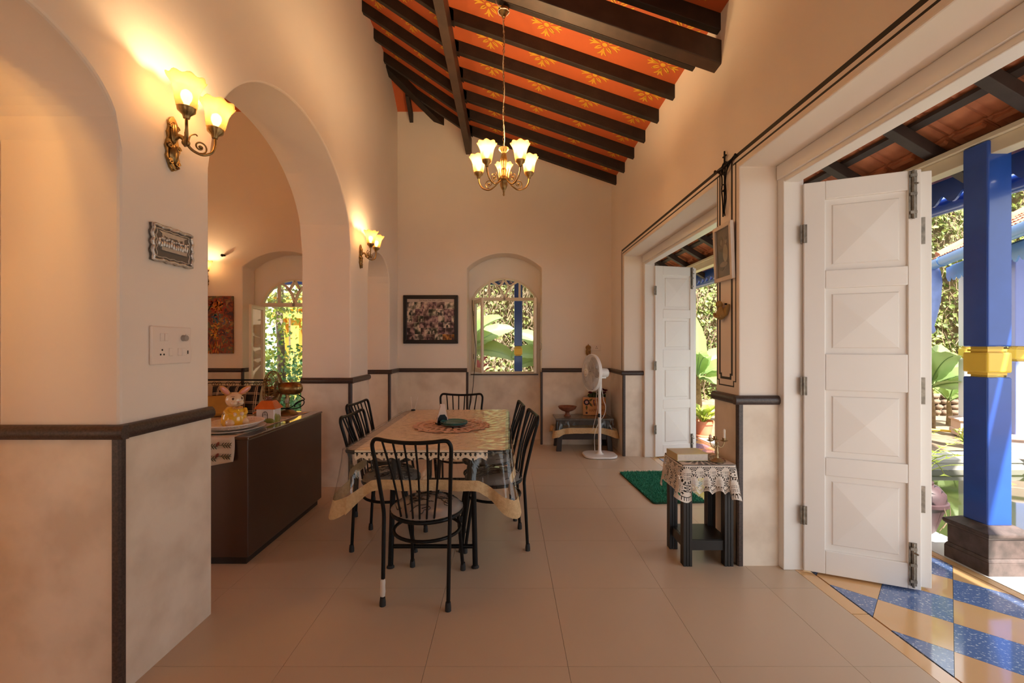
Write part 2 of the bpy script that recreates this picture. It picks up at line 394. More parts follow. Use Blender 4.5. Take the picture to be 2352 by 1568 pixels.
def beam(a, b, w, h, name, m):
    a, b = Vector(a), Vector(b); t = (b-a).normalized(); s = Vector((t.y, -t.x, 0)).normalized()*w/2; d = Vector((0, 0, h))
    v = [a-s, a+s, b+s, b-s, a-s-d, a+s-d, b+s-d, b-s-d]
    return MB().add(v, [(0,1,2,3), (7,6,5,4), (0,4,5,1), (1,5,6,2), (2,6,7,3), (3,7,4,0)]).build(name, m, ceiling, bevel=0.004)
beam((XG, YG, zS(XG)), (XH+.10, YB+.12, zS(XH+.10)), 0.10, 0.15, 'hip_rafter', RAFTER)
beam((XG, YG, zS(XG)), (2*XG-XH-.1, YB+.12, zS(XH+.1)), 0.10, 0.15, 'hip_rafter', RAFTER)
for x in (-1.33, -3.35, -3.95, -4.35): beam((x, YB-.005, 4.59), (x, YB-.28, zBk(YB-.28)), 0.05, 0.12, 'jack_rafter', RAFTER)
MB().bx(-0.565, -0.485, 1.2, 6.06, 3.99, 4.20).build('purlin', BEAMB, ceiling, bevel=0.005)
m = MB(); sloped(m, XR+.008, XP-.03, 3.44, 3.44+.345*(XR+.008-XP+.03), 2.99, 3.10, 0.165); m.build('tie_beam', BEAMB, ceiling, bevel=0.008)
# stencil: a ring of split petals round a dot
def flower_mesh():
    m = MB(); th = 0.0015
    def petal(a, l0, l1, w, bend=0.0):
        n = 7; left = []; right = []
        for i in range(n+1):
            t = i/n; r = l0+(l1-l0)*t; ww = w*(0.25+0.75*sin(pi*min(1, t*0.62+.12)))*(1 if t < .9 else .55); aa = a+bend*t*t
            left.append((r*cos(aa)-ww*sin(aa), r*sin(aa)+ww*cos(aa))); right.append((r*cos(aa)+ww*sin(aa), r*sin(aa)-ww*cos(aa)))
        m.prism(left+right[::-1], 'z', -th, 0)
    for q in range(4):
        a = q*pi/2
        petal(a, 0.040, 0.135, 0.0075); petal(a+.10, 0.055, 0.128, 0.007, .22); petal(a-.10, 0.055, 0.128, 0.007, -.22)
        petal(a+pi/4-.2, 0.036, 0.105, 0.0065, .25); petal(a+pi/4+.2, 0.036, 0.105, 0.0065, -.25)
    m.prism([(0.022*cos(k*pi/6), 0.022*sin(k*pi/6)) for k in range(12)], 'z', -th, 0)
    return m.mesh('stencil_flower', YELLOWP)
fl = flower_mesh(); aR = math.atan(0.345); aS = math.atan(0.68)
for y in [3.03+0.4082*(k+.5) for k in range(-1, 8)]:
    for x in (1.285, 0.805, 0.325, -0.155): inst('stencil_flower', fl, ceiling, (x, y, zR(x)-0.0015), (0, aR, 0))
    for x in (-0.62, -0.98, -1.34):
        if y < 5.7: inst('stencil_flower', fl, ceiling, (x, y, zS(x)-0.0015), (0, aS, 0))
for x in (-2.6, -3.0, -3.85, -4.2): inst('stencil_flower', fl, ceiling, (x, YB-.22, zBk(YB-.22)-.0015), (math.atan(-.75), 0, 0))

# ------------------------------------------------------------------ windows in the end wall
def seg_pts(c, half, spring, rise, n=24): return [(c-half+2*half*i/n, arch_z(-1+2*i/n, spring, rise, half, 'seg')) for i in range(n+1)]
def ring(mb, c, zb, ho, so, ro, hi, si, ri, y0, y1, n=24):
    o = [(c-ho, zb)]+seg_pts(c, ho, so, ro, n)+[(c+ho, zb)]; i_ = [(c-hi, zb)]+seg_pts(c, hi, si, ri, n)+[(c+hi, zb)]
    k = len(o); v = []
    for y in (y0, y1): v += [(p[0], y, p[1]) for p in o]+[(p[0], y, p[1]) for p in i_]
    f = []
    for a in range(k-1):
        f += [(a, a+1, k+a+1, k+a), (2*k+a, 2*k+a+1, 3*k+a+1, 3*k+a), (a, a+1, 2*k+a+1, 2*k+a), (k+a, k+a+1, 3*k+a+1, 3*k+a)]
    mb.add(v, f)
def sash(root, hx, hz0, hz1, w, ang, y, sgn, name='sash'):
    """glazed casement leaf hinged at hx; local x runs from the hinge to the free edge"""
    s = MB(); b = 0.052; t = 0.017; L = sgn*w
    def bar(x0, x1, z0, z1): s.bx(min(x0, x1)*1, max(x0, x1), -t, t, z0, z1)
    bar(0, sgn*b, 0, hz1-hz0); bar(L-sgn*b, L, 0, hz1-hz0); bar(sgn*b, L-sgn*b, 0, b*1.15); bar(sgn*b, L-sgn*b, hz1-hz0-b, hz1-hz0)
    o = s.build(name, CREAMP, root, bevel=0.003, loc=(hx, y, hz0), rot=(0, 0, ang))
    xa, xb, za, zb_ = min(sgn*b, L-sgn*b)-.004, max(sgn*b, L-sgn*b)+.004, b*1.15-.004, hz1-hz0-b+.004
    MB().add([(xa, 0, za), (xb, 0, za), (xb, 0, zb_), (xa, 0, zb_)], [(0, 1, 2, 3)]).build('pane', GLASS, o)
    for z in (0.18, hz1-hz0-0.22): MB().bx(-0.012, 0.012, -t-0.004, -t, z, z+0.07).build('hinge', STEEL, o)
    return o
def arched_window(name, label, c, zb, half, spring, rise, tr0, tr1, dark=False):
    r = sroot(name, label, 'window'); y0, y1 = 6.440, 6.505
    f = MB(); fr = 0.034
    ring(f, c, zb, half, spring, rise, half-fr, spring, rise-0.025, y0, y1)
    f.bx(c-half, c+half, y0-0.015, y1, zb, zb+0.035); f.build('frame', CREAMP, r, bevel=0.003)
    MB().bx(c-half+.01, c+half-.01, y0-0.012, y1+.003, tr0, tr1).build('transom', CREAMP, r, bevel=0.003)
    hi = half-fr
    mz = lambda x: arch_z(x/hi, spring, rise-0.02, hi, 'seg')
    for sx in (-1, 1):
        x = sx*hi*0.5
        MB().bx(c+x-0.016, c+x+0.016, y0+.008, y1-.012, tr1-.005, mz(x)+.005).build('mullion', CREAMP, r, bevel=0.002)
        k = hi/0.445
        low = cr([(c+sx*x_*k, 6.472, tr1+z_*(rise+spring-tr1)/0.27) for x_, z_ in ((0.004, -.005), (0.022, .055), (0.050, .110), (0.114, .178), (0.190, .222), (.235, .235))], 5)
        upp = cr([(c+sx*x_*k, 6.472, tr1+z_*(rise+spring-tr1)/0.27) for x_, z_ in ((0.0, .262), (0.020, .220), (0.068, .160), (.082, .147))], 5)
        for pth in (low, upp):
            q = MB(); n = len(pth); v = []
            for i, p in enumerate(pth):
                t = (pth[min(i+1, n-1)]-pth[max(i-1, 0)]).normalized(); nn = Vector((-t.z, 0, t.x))*0.014
                v += [p+nn+Vector((0, -.022, 0)), p-nn+Vector((0, -.022, 0)), p-nn+Vector((0, .022, 0)), p+nn+Vector((0, .022, 0))]
            q.add(v, [(4*i+a, 4*i+(a+1) % 4, 4*i+4+(a+1) % 4, 4*i+4+a) for i in range(n-1) for a in range(4)]+[(0,1,2,3), (4*n-4, 4*n-3, 4*n-2, 4*n-1)])
            q.build('tracery', CREAMP, r, smooth=40)
    g = MB(); pts = seg_pts(c, hi, spring, rise-0.022); g.add([(c-hi, 6.488, tr1-.01)]+[(p[0], 6.488, p[1]) for p in pts]+[(c+hi, 6.488, tr1-.01)], [tuple(range(len(pts)+2))])
    g.build('fanlight_pane', GLASS, r)
    MB().bx(c-.012, c+.012, y0-.028, y0-.010, tr0+.004, tr1-.004).bx(c-.006, c+.018, y0-.034, y0-.026, tr0+.02, tr0+.032).build('latch', STEEL, r)
    return r
w1 = arched_window('window_1', 'arched casement window open in the end wall recess', -0.04, 0.96, 0.478, 2.06, 0.30, 2.030, 2.072)
sash(w1, -0.470, 1.0, 2.026, 0.44, radians(-72), 6.43, 1); sash(w1, 0.395, 1.0, 2.026, 0.44, radians(88), 6.43, -1)
MB().tube([(0.447, 6.02, 1.42), (0.462, 6.0, 1.40), (0.462, 5.99, 1.33), (0.447, 6.02, 1.31)], 0.003, 6).build('pull', STEEL, w1)
MB().bx(-0.53, 0.45, 6.418, 6.452, 0.945, 0.962).build('sill_board', TRIM, w1)
w2 = arched_window('window_2', 'tall arched garden window behind the plaid bench', -3.108, 0.06, 0.485, 2.0, 0.345, 1.94, 1.995)
sash(w2, -3.545, 0.10, 1.935, 0.43, radians(-83), 6.43, 1); sash(w2, -2.67, 0.10, 1.935, 0.43, radians(95), 6.43, -1)

# ------------------------------------------------------------------ folding panelled doors
PZ = [(0.14, 0.587), (0.694, 1.095), (1.31, 1.70), (1.807, 2.23)]
def leaf(root, x, y, ang, first=True, w=0.55):
    H = 2.34; st = 0.108; rs = 0.058; t = 0.021; s = MB()
    s.bx(0, st, -t, t, 0, H); s.bx(w-rs, w, -t, t, 0, H)
    zz = [0]+[v for p in PZ for v in p]+[H]
    for k in range(0, len(zz), 2): s.bx(st, w-rs, -t, t, zz[k], zz[k+1])
    o = s.build('leaf', WHITEP, root, bevel=0.004, loc=(x, y, 0.012), rot=(0, 0, ang))
    x0, x1 = st, w-rs
    for (a, b) in PZ:
        p = MB(); cx, cz = (x0+x1)/2, (a+b)/2
        for sd in (-1, 1):
            def R(i, d): return [(x0+i, sd*d, a+i), (x1-i, sd*d, a+i), (x1-i, sd*d, b-i), (x0+i, sd*d, b-i)]
            v = R(-.004, 0.006)+R(0.006, 0.005)+R(0.034, 0.005)+R(0.040, 0.0115)+[(cx, sd*0.0225, cz)]
            f = [(4*k+i, 4*k+(i+1) % 4, 4*k+4+(i+1) % 4, 4*k+4+i) for k in range(3) for i in range(4)]+[(12+i, 12+(i+1) % 4, 16) for i in range(4)]
            p.add(v, f)
        p.build('panel', WHITEP, o)
    if first:
        for z in (0.28, 1.06, 1.98):
            h = MB(); h.bx(-0.018, 0.016, -t-0.006, -t+.001, z, z+.11); h.tube([(-0.002, -t-.008, z), (-0.002, -t-.008, z+.11)], 0.006, 8); h.build('hinge', STEEL, o)
        for z0, z1 in ((0.02, 0.26), (2.07, 2.335)):
            h = MB(); h.bx(w-.055, w-.020, -t-0.004, -t+.001, z0, z1); h.tube([(w-.038, -t-.012, z0-.005), (w-.038, -t-.012, z1)], 0.007, 8)
            for zq in (z0+.03, (z0+z1)/2, z1-.03): h.bx(w-.052, w-.024, -t-.020, -t, zq-.008, zq+.008)
            h.tube([(w-.038, -t-.012, z0+.19), (w-.022, -t-.03, z0+.185)], 0.005, 6); h.build('bolt', STEEL, o)
    else:
        for z in (0.42, 1.03, 1.93):
            h = MB(); h.bx(w-.056, w-.030, -t-.003, -t+.001, z, z+.15)
            for q in (0.03, 0.075, 0.12): h.tube([(w-.043, -t-.0045, z+q), (w-.043, -t-.002, z+q)], 0.005, 8)
            h.build('hinge', STEEL, o)
    return o
def doorway(name, label, y0, y1, hx, hy, ang):
    r = sroot(name, label, 'door')
    for ya, yb in ((y1-.062, y1), (y0, y0+.062)): MB().bx(XRF, XRO+.014, ya, yb, 0, 2.49).build('frame_post', WHITEP, r, bevel=0.005)
    MB().bx(XRF+.004, XRO-.012, y0+.055, y1-.055, 2.372, 2.489).build('frame_head', WHITEP, r, bevel=0.006)
    MB().bx(XRF-.012, XRF+.006, y0+.01, y1-.01, 2.40, 2.489).build('head_board', CREAMP if False else WHITEP, r, bevel=0.004)
    leaf(r, hx, hy, ang)
    n = Vector((-sin(ang), cos(ang)))*0.047
    leaf(r, hx+n.x+.062*cos(ang), hy+n.y+.062*sin(ang), ang, first=False)
    return r
doorway('door_1', 'near white folding door with raised pyramid panels', 0.334, 2.764, 1.804, 2.694, math.atan2(-.24, .54))
doorway('door_2', 'farther white folding door standing open behind the green mat', 3.066, 5.496, 1.806, 5.425, math.atan2(.13, .52))
for yy in (0.334, 3.066):
    pass
# ------------------------------------------------------------------ veranda
V_BLUE = mat('speckled_blue_tile', (0.115, 0.19, 0.40), 0.10, col2=(0.48, 0.56, 0.68), vscale=75, detail=3, sharp=(0.36, 0.42), coat=0.5)
V_CREAM = mat('cream_tile', (0.72, 0.44, 0.205), 0.09, var=0.05, vscale=3, coat=0.5)
V_LINE = mat('dark_inlay', (0.035, 0.03, 0.03), 0.25)
V_WHITE = mat('white_marble', (0.80, 0.79, 0.76), 0.2, var=0.06, vscale=4)
BLUEC = mat('blue_gloss_paint', (0.022, 0.085, 0.42), 0.25, var=0.18, vscale=5, bump=0.05, bscale=14, coat=0.3)
YELC = mat('yellow_gloss_paint', (0.88, 0.60, 0.07), 0.3, var=0.08, vscale=6)
PEDS = mat('dark_pedestal_stone', (0.105, 0.070, 0.062), 0.55, col2=(0.05, 0.035, 0.03), vscale=18, detail=8, bump=0.3, bscale=30)
TERRA = mat('terracotta_tile', (0.66, 0.25, 0.115), 0.75, col2=(0.44, 0.15, 0.075), vscale=7, detail=6, bump=0.15, bscale=30)
TERRAL = mat('sunbleached_terracotta', (0.56, 0.25, 0.16), 0.8, col2=(0.40, 0.16, 0.10), vscale=6, detail=6)
V_WOOD = mat('veranda_rafter', (0.055, 0.036, 0.030), 0.6, var=0.4, vscale=8)
V_BEAM = mat('cream_beam', (0.76, 0.66, 0.48), 0.5, var=0.08, vscale=5)
vf = struct(MB().bx(1.76, 3.16, -1.2, 8.9, -0.3, -0.012).bx(-6.5, 3.16, 6.52, 8.9, -0.3, -0.0125).build('veranda_floor', V_LINE), 'polished veranda floor of blue and cream tiles laid diagonally', 'floor')
def clip(poly, f):
    out = []
    for i in range(len(poly)):
        a, b = poly[i], poly[(i+1) % len(poly)]; fa, fb = f(a), f(b)
        if fa >= 0: out.append(a)
        if fa*fb < 0: t = fa/(fa-fb); out.append((a[0]+(b[0]-a[0])*t, a[1]+(b[1]-a[1])*t))
    return out
q2 = sqrt(2); ts = 0.2885
for i in range(-12, 22):
    for j in range(-26, 8):
        u0, v0 = 2.818+i*ts+.001, 0.0156+j*ts+.001; u1, v1 = u0+ts-.002, v0+ts-.002
        p = [((u+v)/q2, (u-v)/q2) for u, v in ((u0, v0), (u1, v0), (u1, v1), (u0, v1))]
        for f in (lambda a: a[0]-1.853, lambda a: 2.775-a[0], lambda a: a[1]+0.2, lambda a: 8.6-a[1]):
            p = clip(p, f)
            if len(p) < 3: break
        if len(p) < 3: continue
        A = abs(sum(p[k][0]*p[(k+1) % len(p)][1]-p[(k+1) % len(p)][0]*p[k][1] for k in range(len(p))))/2
        if A < 2e-4: continue
        MB().prism(p, 'z', -0.012, 0.0).build('veranda_tile', V_BLUE if (i+j) % 2 == 0 else V_CREAM, vf)
for k in range(12):
    a = 2.178-2.44+k*0.84-.84
    MB().bx(1.762, 1.843, a+.003, a+.837, -0.012, 0.0).build('border_tile', V_CREAM, vf)
    MB().bx(2.783, 2.835, a+.002, a+.838, -0.012, 0.0).build('border_tile', V_CREAM, vf)
    MB().bx(2.845, 3.16, a+.002, a+.838, -0.012, 0.0005).build('edge_slab', V_WHITE, vf)
MB().bx(-6.5, 1.75, 6.53, 8.9, -0.012, 0.0).build('back_slab', V_CREAM, vf)

def column(x, y, label, shaft=BLUEC, band=YELC, ped=PEDS, w=0.075, rot=0.0, ztop=2.62, z0=0.0, name='veranda_column'):
    c = thing(name, label, 'column', (x, y, z0), rot)
    k = w/0.075
    p = MB(); h = 0.135*k
    for a, b, z_0, z_1 in ((h, h, 0, .08), (h, h*.93, .08, .10), (h*.92, h*.92, .10, .215), (h*.95, h*1.05, .215, .232), (h*1.05, h*1.05, .232, .250), (h*1.05, h*.62, .250, .282)):
        p.add([(sx*a, sy*a, z_0) for sx, sy in ((-1,-1),(1,-1),(1,1),(-1,1))]+[(sx*b, sy*b, z_1) for sx, sy in ((-1,-1),(1,-1),(1,1),(-1,1))], [(0,1,5,4),(1,2,6,5),(2,3,7,6),(3,0,4,7),(0,1,2,3),(4,5,6,7)])
    p.build('pedestal', ped, c, bevel=0.004)
    MB().bx(-w, w, -w, w, 0.275, 1.178).build('lower_shaft', shaft, c, bevel=0.010, seg=3)
    b = MB().bx(-w*.66, w*.66, -w*.66, w*.66, 1.16, 1.38).bx(-w*.80, w*.80, -w*.80, w*.80, 1.19, 1.205).bx(-w*.80, w*.80, -w*.80, w*.80, 1.335, 1.35)
    b.build('neck', band, c)
    MB().bx(-w*1.02, w*1.02, -w*1.02, w*1.02, 1.205, 1.330).build('collar', band, c, bevel=0.012, seg=3)
    MB().bx(-w, w, -w, w, 1.365, ztop).build('upper_shaft', shaft, c, bevel=0.010, seg=3)
    return c
column(2.990, 2.755, 'bright blue square veranda column with yellow collar nearest the open white door')
column(2.990, 5.62, 'blue veranda column standing behind the wall pier between the doorways')
column(2.990, 8.46, 'blue corner column of the veranda behind the farther white door')
column(0.210, 8.46, 'blue and yellow veranda column seen through the end window')
vb = thing('veranda_beam', 'long cream timber beam carried by the blue veranda columns', 'beam', (2.985, 0, 0))
MB().bx(-0.052, 0.052, -1.0, 8.52, 2.535, 2.622).build('beam_body', V_BEAM, vb, bevel=0.004)
MB().bx(-0.080, 0.080, -1.0, 8.54, 2.622, 2.655).build('wall_plate', V_BEAM, vb, bevel=0.004)
vb2 = thing('veranda_beam', 'cream timber beam on the column behind the end window', 'beam', (0, 8.46, 0))
MB().bx(-6.4, 2.90, -0.052, 0.052, 2.535, 2.655).build('beam_body', BLUEC, vb2, bevel=0.004)

# tiled roof over the veranda
vr = sroot('veranda_roof', 'terracotta tiled lean-to roof over the veranda', 'roof')
SL = 0.60; zV = lambda x: 2.66+SL*(2.95-x); aV = math.atan(SL)
for k in range(-5, 11):
    y = 2.46+0.605*k
    m = MB(); sl = lambda x: zV(x)
    m.prism([(1.78, sl(1.78)), (3.26, sl(3.26)), (3.26, sl(3.26)+.085), (1.78, sl(1.78)+.085)], 'y', y-.038, y+.038); m.build('rafter', V_WOOD, vr, bevel=0.003)
xs = [1.90+0.285*k for k in range(5)]
for x in xs: MB().prism([(x, zV(x)+.085), (x+.042, zV(x+.042)+.085), (x+.042, zV(x+.042)+.11), (x, zV(x)+.11)], 'y', -0.8, 8.5).build('batten', V_WOOD, vr)
def tile_mesh(name, m_):
    """interlocking clay tile: two troughs, a nib at the top; x runs down the slope"""
    m = MB(); n = 8; prof = []
    hs = [0.000, 0.014, 0.004, 0.000, 0.010, 0.000, 0.004, 0.014, 0.0]
    v = []
    for x, dz in ((0, 0.0), (0.37, 0.010)):
        for z in (0, 0.014):
            for i in range(n+1): v.append((x, -0.118+0.236*i/n, dz+z+hs[i]))
    N = n+1; f = []
    for i in range(n):
        f += [(i, i+1, 2*N+i+1, 2*N+i), (N+i, N+i+1, 3*N+i+1, 3*N+i), (i, i+1, N+i+1, N+i), (2*N+i, 2*N+i+1, 3*N+i+1, 3*N+i)]
    f += [(0, N, 3*N, 2*N), (n, N+n, 3*N+n, 2*N+n)]
    m.add(v, f); m.bx(0.01, 0.04, -0.09, 0.09, -0.02, 0.004)
    return m.mesh(name, m_, 40)
tm = tile_mesh('tile', TERRA); tml = tile_mesh('tile', TERRAL)
for r in range(5):
    x = 1.80+0.285*r+.02
    for k in range(34):
        y = 0.45+0.24*k
        inst('tile', tm, vr, (x, y+rnd.uniform(-.004, .004), zV(x)+.108+r*.002+rnd.uniform(0, .003)), (rnd.uniform(-.01, .01), aV-.03, rnd.uniform(-.012, .012)))
MB().prism([(1.78, zV(1.78)+.17), (3.32, zV(3.32)+.17), (3.32, zV(3.32)+.18), (1.78, zV(1.78)+.18)], 'y', -1.2, 8.6).build('roof_underlay', V_WOOD, vr)
def fascia(mb, L, ztop, zlobe, znotch, per, t=0.018):
    """scalloped board along local x"""
    pts = [(0, ztop), (0, znotch)]; n = int(L/per)
    for k in range(n):
        for i in range(1, 13):
            t_ = i/12; w_ = 0.5-0.5*cos(2*pi*t_)
            pts.append((k*per+t_*per, znotch-(znotch-zlobe)*(w_**0.7)))
    pts.append((n*per, ztop)); N = len(pts)
    for i in range(1, N-2):
        a, b = pts[i], pts[i+1]
        mb.add([(a[0], -t/2, a[1]), (b[0], -t/2, b[1]), (b[0], -t/2, ztop), (a[0], -t/2, ztop), (a[0], t/2, a[1]), (b[0], t/2, b[1]), (b[0], t/2, ztop), (a[0], t/2, ztop)], [(0,1,2,3), (4,5,6,7), (0,1,5,4), (3,2,6,7)])
    return mb
fs = fascia(MB(), 9.0, 2.60, 2.425, 2.485, 0.15).build('fascia_board', BLUEC, vr, loc=(3.255, -0.6, 0), rot=(0, 0, pi/2), weld=True)
MB().tube([(3.36, -0.8, 2.445), (3.36, 8.6, 2.445)], 0.062, 14).build('gutter', BLUEC, vr, smooth=40)
fascia(MB(), 9.0, 2.76, 2.575, 2.63, 0.15).build('fascia_board', BLUEC, vr, loc=(-6.0, 8.72, 0), weld=True)
MB().prism([(6.5, 3.95), (8.8, 2.75), (8.8, 2.78), (6.5, 3.98)], 'x', -6.2, 3.2).build('back_roof_sheet', TERRA, vr)

# ------------------------------------------------------------------ courtyard: pond, soil, bank, planting
SOIL = mat('dry_soil', (0.34, 0.25, 0.165), 0.95, col2=(0.16, 0.105, 0.065), vscale=2.2, detail=10, bump=0.5, bscale=9)
BANK = mat('earth_bank', (0.36, 0.27, 0.18), 0.95, col2=(0.15, 0.12, 0.06), vscale=1.4, detail=10, bump=0.6, bscale=6)
CONC = mat('pale_concrete', (0.50, 0.48, 0.44), 0.7, var=0.2, vscale=3)
STONE = mat('rubble_stone', (0.24, 0.17, 0.115), 0.9, col2=(0.10, 0.07, 0.05), vscale=6, detail=8, bump=0.5, bscale=18)
WATER = mat('pond_water', (0.030, 0.042, 0.014), 0.04, col2=(0.055, 0.055, 0.02), vscale=1.5, bump=0.035, bscale=3.5)
gnd = struct(MB().bx(-25, 30, -8, 30, -0.6, -0.31).build('ground', SOIL), 'bare brown garden soil round the house', 'ground')
struct(MB().bx(3.20, 9.5, -2, 5.34, -0.305, -0.13).build('pond_water', WATER), 'still green courtyard pond beyond the veranda', 'water')
pw = sroot('pond_wall', 'pale coping and grey wall along the far side of the pond', 'wall')
MB().bx(3.2, 9.0, 5.345, 5.75, -0.05, 0.0).build('coping', CONC, pw, bevel=0.008); MB().bx(3.2, 9.0, 5.36, 5.72, -0.30, -0.05).build('wall_body', CONC, pw)
bed = MB(); random.seed(3)
bed.grid(lambda u, v: (-3.5+17*u, 5.75+8.5*v, -0.02+0.035*sin(9*u*3)*sin(v*11)+rnd.uniform(0, .03)-(.4 if u*17-3.5 < 3.2 and v*8.5+5.75 < 9 else 0)), 60, 34)
struct(bed.build('garden_ground', SOIL, smooth=80), 'sunlit sandy garden ground behind the pond', 'ground')
bk = MB()
def bankp(u, v):
    x = -4.2+19.5*u; z = -0.3+7.2*v
    return (x+rnd.uniform(-.06, .06), 11.2+0.9*v+0.35*sin(x*1.7+z)+rnd.uniform(-.16, .16)-max(0, x-9)*.10, z+rnd.uniform(-.06, .06))
bk.grid(bankp, 110, 42); struct(bk.build('garden_bank', BANK), 'tall earth bank overgrown with creepers behind the garden', 'bank')
rw = sroot('stone_wall', 'low rubble retaining wall behind the banana plants', 'wall')
MB().bx(6.6, 11.5, 8.75, 9.0, -0.1, 0.40).build('wall_core', SOIL, rw)
for r in range(4):
    x = 6.6+rnd.uniform(0, .1)
    while x < 11.2:
        w = rnd.uniform(.14, .26); h = 0.105
        MB().ball((0, 0, 0), (w*.50, .07, h*.5), 8, 5).build('stone', STONE, rw, loc=(x+w/2, 8.73+rnd.uniform(-.015, .015), 0.06+r*h), rot=(rnd.uniform(-.15, .15), rnd.uniform(-.12, .12), rnd.uniform(-.1, .1)), smooth=75); x += w*.97
for r in range(8): pass

BANANA = leaf_mat('banana_leaf', [(0.26, 0.42, 0.20), (0.32, 0.48, 0.26), (0.38, 0.50, 0.16), (0.20, 0.35, 0.15)], 0.34, 0.45)
LEAFG = leaf_mat('creeper_leaf', [(0.16, 0.24, 0.055), (0.30, 0.37, 0.09), (0.48, 0.50, 0.16), (0.22, 0.30, 0.10), (0.40, 0.36, 0.18), (0.13, 0.20, 0.06)], 0.6, 0.35)
LEAFD = leaf_mat('shrub_leaf', [(0.05, 0.16, 0.04), (0.10, 0.25, 0.09), (0.18, 0.34, 0.10)], 0.5, 0.3)
LEAFL = leaf_mat('lime_leaf', [(0.30, 0.42, 0.05), (0.45, 0.52, 0.08), (0.22, 0.36, 0.06)], 0.5, 0.35)
REDL = leaf_mat('red_leaf', [(0.42, 0.05, 0.07), (0.55, 0.10, 0.12), (0.30, 0.04, 0.06)], 0.45, 0.3)
BSTEM = mat('banana_stem', (0.36, 0.24, 0.12), 0.85, col2=(0.17, 0.10, 0.05), vscale=14, detail=5, bump=0.4, bscale=25)
BARK = mat('tree_bark', (0.26, 0.20, 0.15), 0.9, col2=(0.12, 0.09, 0.06), vscale=9, detail=6, bump=0.4, bscale=20)
GSTEM = mat('green_stem', (0.26, 0.33, 0.10), 0.7, var=0.3, vscale=8)
TWIG = mat('dry_vine', (0.30, 0.21, 0.13), 0.9, var=0.5, vscale=5)
def blade(az, el, L, Wd, droop, base=0.0, fold=0.35, n=16, stalk=0.12):
    """one long leaf: midrib curve from the crown, two halves folded about it"""
    m = MB(); p = Vector((0, 0, base)); pts = []; e = el
    for i in range(n+1):
        pts.append(p.copy()); p = p+Vector((cos(az)*cos(e), sin(az)*cos(e), sin(e)))*(L/n); e -= droop/n*(0.4+1.2*i/n)
    sd0 = Vector((-sin(az), cos(az), 0)); v = []; roll = radians(52)*abs(cos(az))*(1 if cos(az) > 0 else -1) if Wd > .25 else 0
    for i, c in enumerate(pts):
        t = i/n; s = max(0, (t-stalk)/(1-stalk)); w = Wd*0.5*(sin(pi*min(1, s**0.75))**0.6 if s > 0 else 0)+0.008
        tg = (pts[min(i+1, n)]-pts[max(i-1, 0)]).normalized(); up = sd0.cross(tg)
        if up.z < 0: up = -up
        sd = sd0*cos(roll)+up*sin(roll); up = up*cos(roll)-sd0*sin(roll)
        k = 0.012*sin(i*2.3+az*5)
        v += [c+sd*w+up*(w*fold+k), c+sd*w*.5+up*(w*fold*.38), c, c-sd*w*.5+up*(w*fold*.38), c-sd*w+up*(w*fold-k)]
    m.add(v, [(5*i+a, 5*i+a+1, 5*i+6+a, 5*i+5+a) for i in range(n) for a in range(4)])
    m.tube([q-Vector((0, 0, .006)) for q in pts[:n-1]], [0.013*(1-.75*i/n)*max(.6, L) for i in range(n-1)], 5)
    return m
def banana(x, y, z, h, label, specs, r=0.07):
    t = thing('banana_plant', label, 'plant', (x, y, z))
    s = MB(); s.tube([(0, 0, -.03), (0.01, 0, h*.5), (0, 0.01, h), (0, 0, h+.16)], [r*1.15, r, r*.75, r*.35], 10); s.build('stem', BSTEM, t, smooth=60)
    for (az, el, L, Wd, dr) in specs: blade(radians(az), radians(el), L, Wd, radians(dr), h+.05).build('leaf', BANANA, t, smooth=70)
    return t
banana(7.02, 7.35, 0, 0.62, 'banana plant with a dry brown stem beside the stone wall', [(200, 55, 1.1, .34, 90), (250, 60, 1.0, .36, 70), (-20, 45, 1.1, .38, 70), (30, 60, 1.2, .36, 80), (-60, 40, 1.0, .36, 70), (130, 65, 1.1, .3, 70), (80, 75, 1.0, .3, 40), (-10, 20, .9, .34, 60), (280, 25, .8, .3, 60), (215, 80, .9, .30, 40)])
banana(7.75, 7.75, 0, 0.35, 'small dark banana sucker next to the pink pedestal', [(180, 50, .7, .22, 60), (240, 60, .75, .22, 70), (-30, 45, .7, .22, 60), (60, 70, .7, .2, 50), (-80, 35, .7, .22, 60)], 0.04)
banana(3.42, 7.95, -.02, 0.75, 'tall banana plant seen past the farther door above the terracotta pot', [(100, 86, 1.2, .34, 15), (10, 50, 1.0, .40, 70), (-50, 40, .95, .40, 90), (190, 45, 1.0, .38, 70), (-80, 15, .9, .34, 80), (-25, 5, 1.0, .36, 70), (70, 60, 1.1, .36, 60), (250, 60, .9, .30, 70), (-100, 60, .8, .3, 80)])
banana(-.95, 9.75, -.3, 1.50, 'broad banana plant on the left behind the end window', [(8, 38, 1.25, .42, 40), (-20, 60, 1.2, .40, 60), (-60, 70, 1.3, .4, 40), (60, 55, 1.2, .38, 60), (-12, 8, 1.2, .42, 50), (160, 50, 1.1, .38, 60), (-95, 80, 1.3, .36, 30), (25, 75, 1.1, .3, 30)])
banana(0.98, 9.75, -.3, 1.30, 'banana plant on the right behind the blue column outside the end window', [(170, 55, 1.1, .40, 60), (200, 25, 1.0, .40, 60), (-120, 70, 1.2, .4, 40), (150, 80, 1.3, .40, 20), (-100, 45, .9, .36, 70), (20, 50, 1.1, .38, 60), (190, 5, .9, .34, 50)])
cd = thing('cordyline', 'red-leaved cordyline below the banana leaves outside the end window', 'plant', (-0.62, 9.25, -0.3))
MB().tube([(0, 0, 0), (0.02, 0, .6), (0, 0, 1.15)], [0.022, 0.018, 0.012], 7).build('stem', BARK, cd)
for k in range(18): blade(k*2.4, radians(75-3.5*k), rnd.uniform(.38, .55), .065, radians(60), 1.12-.015*k, 0.4, 8).build('leaf', REDL, cd, smooth=70)
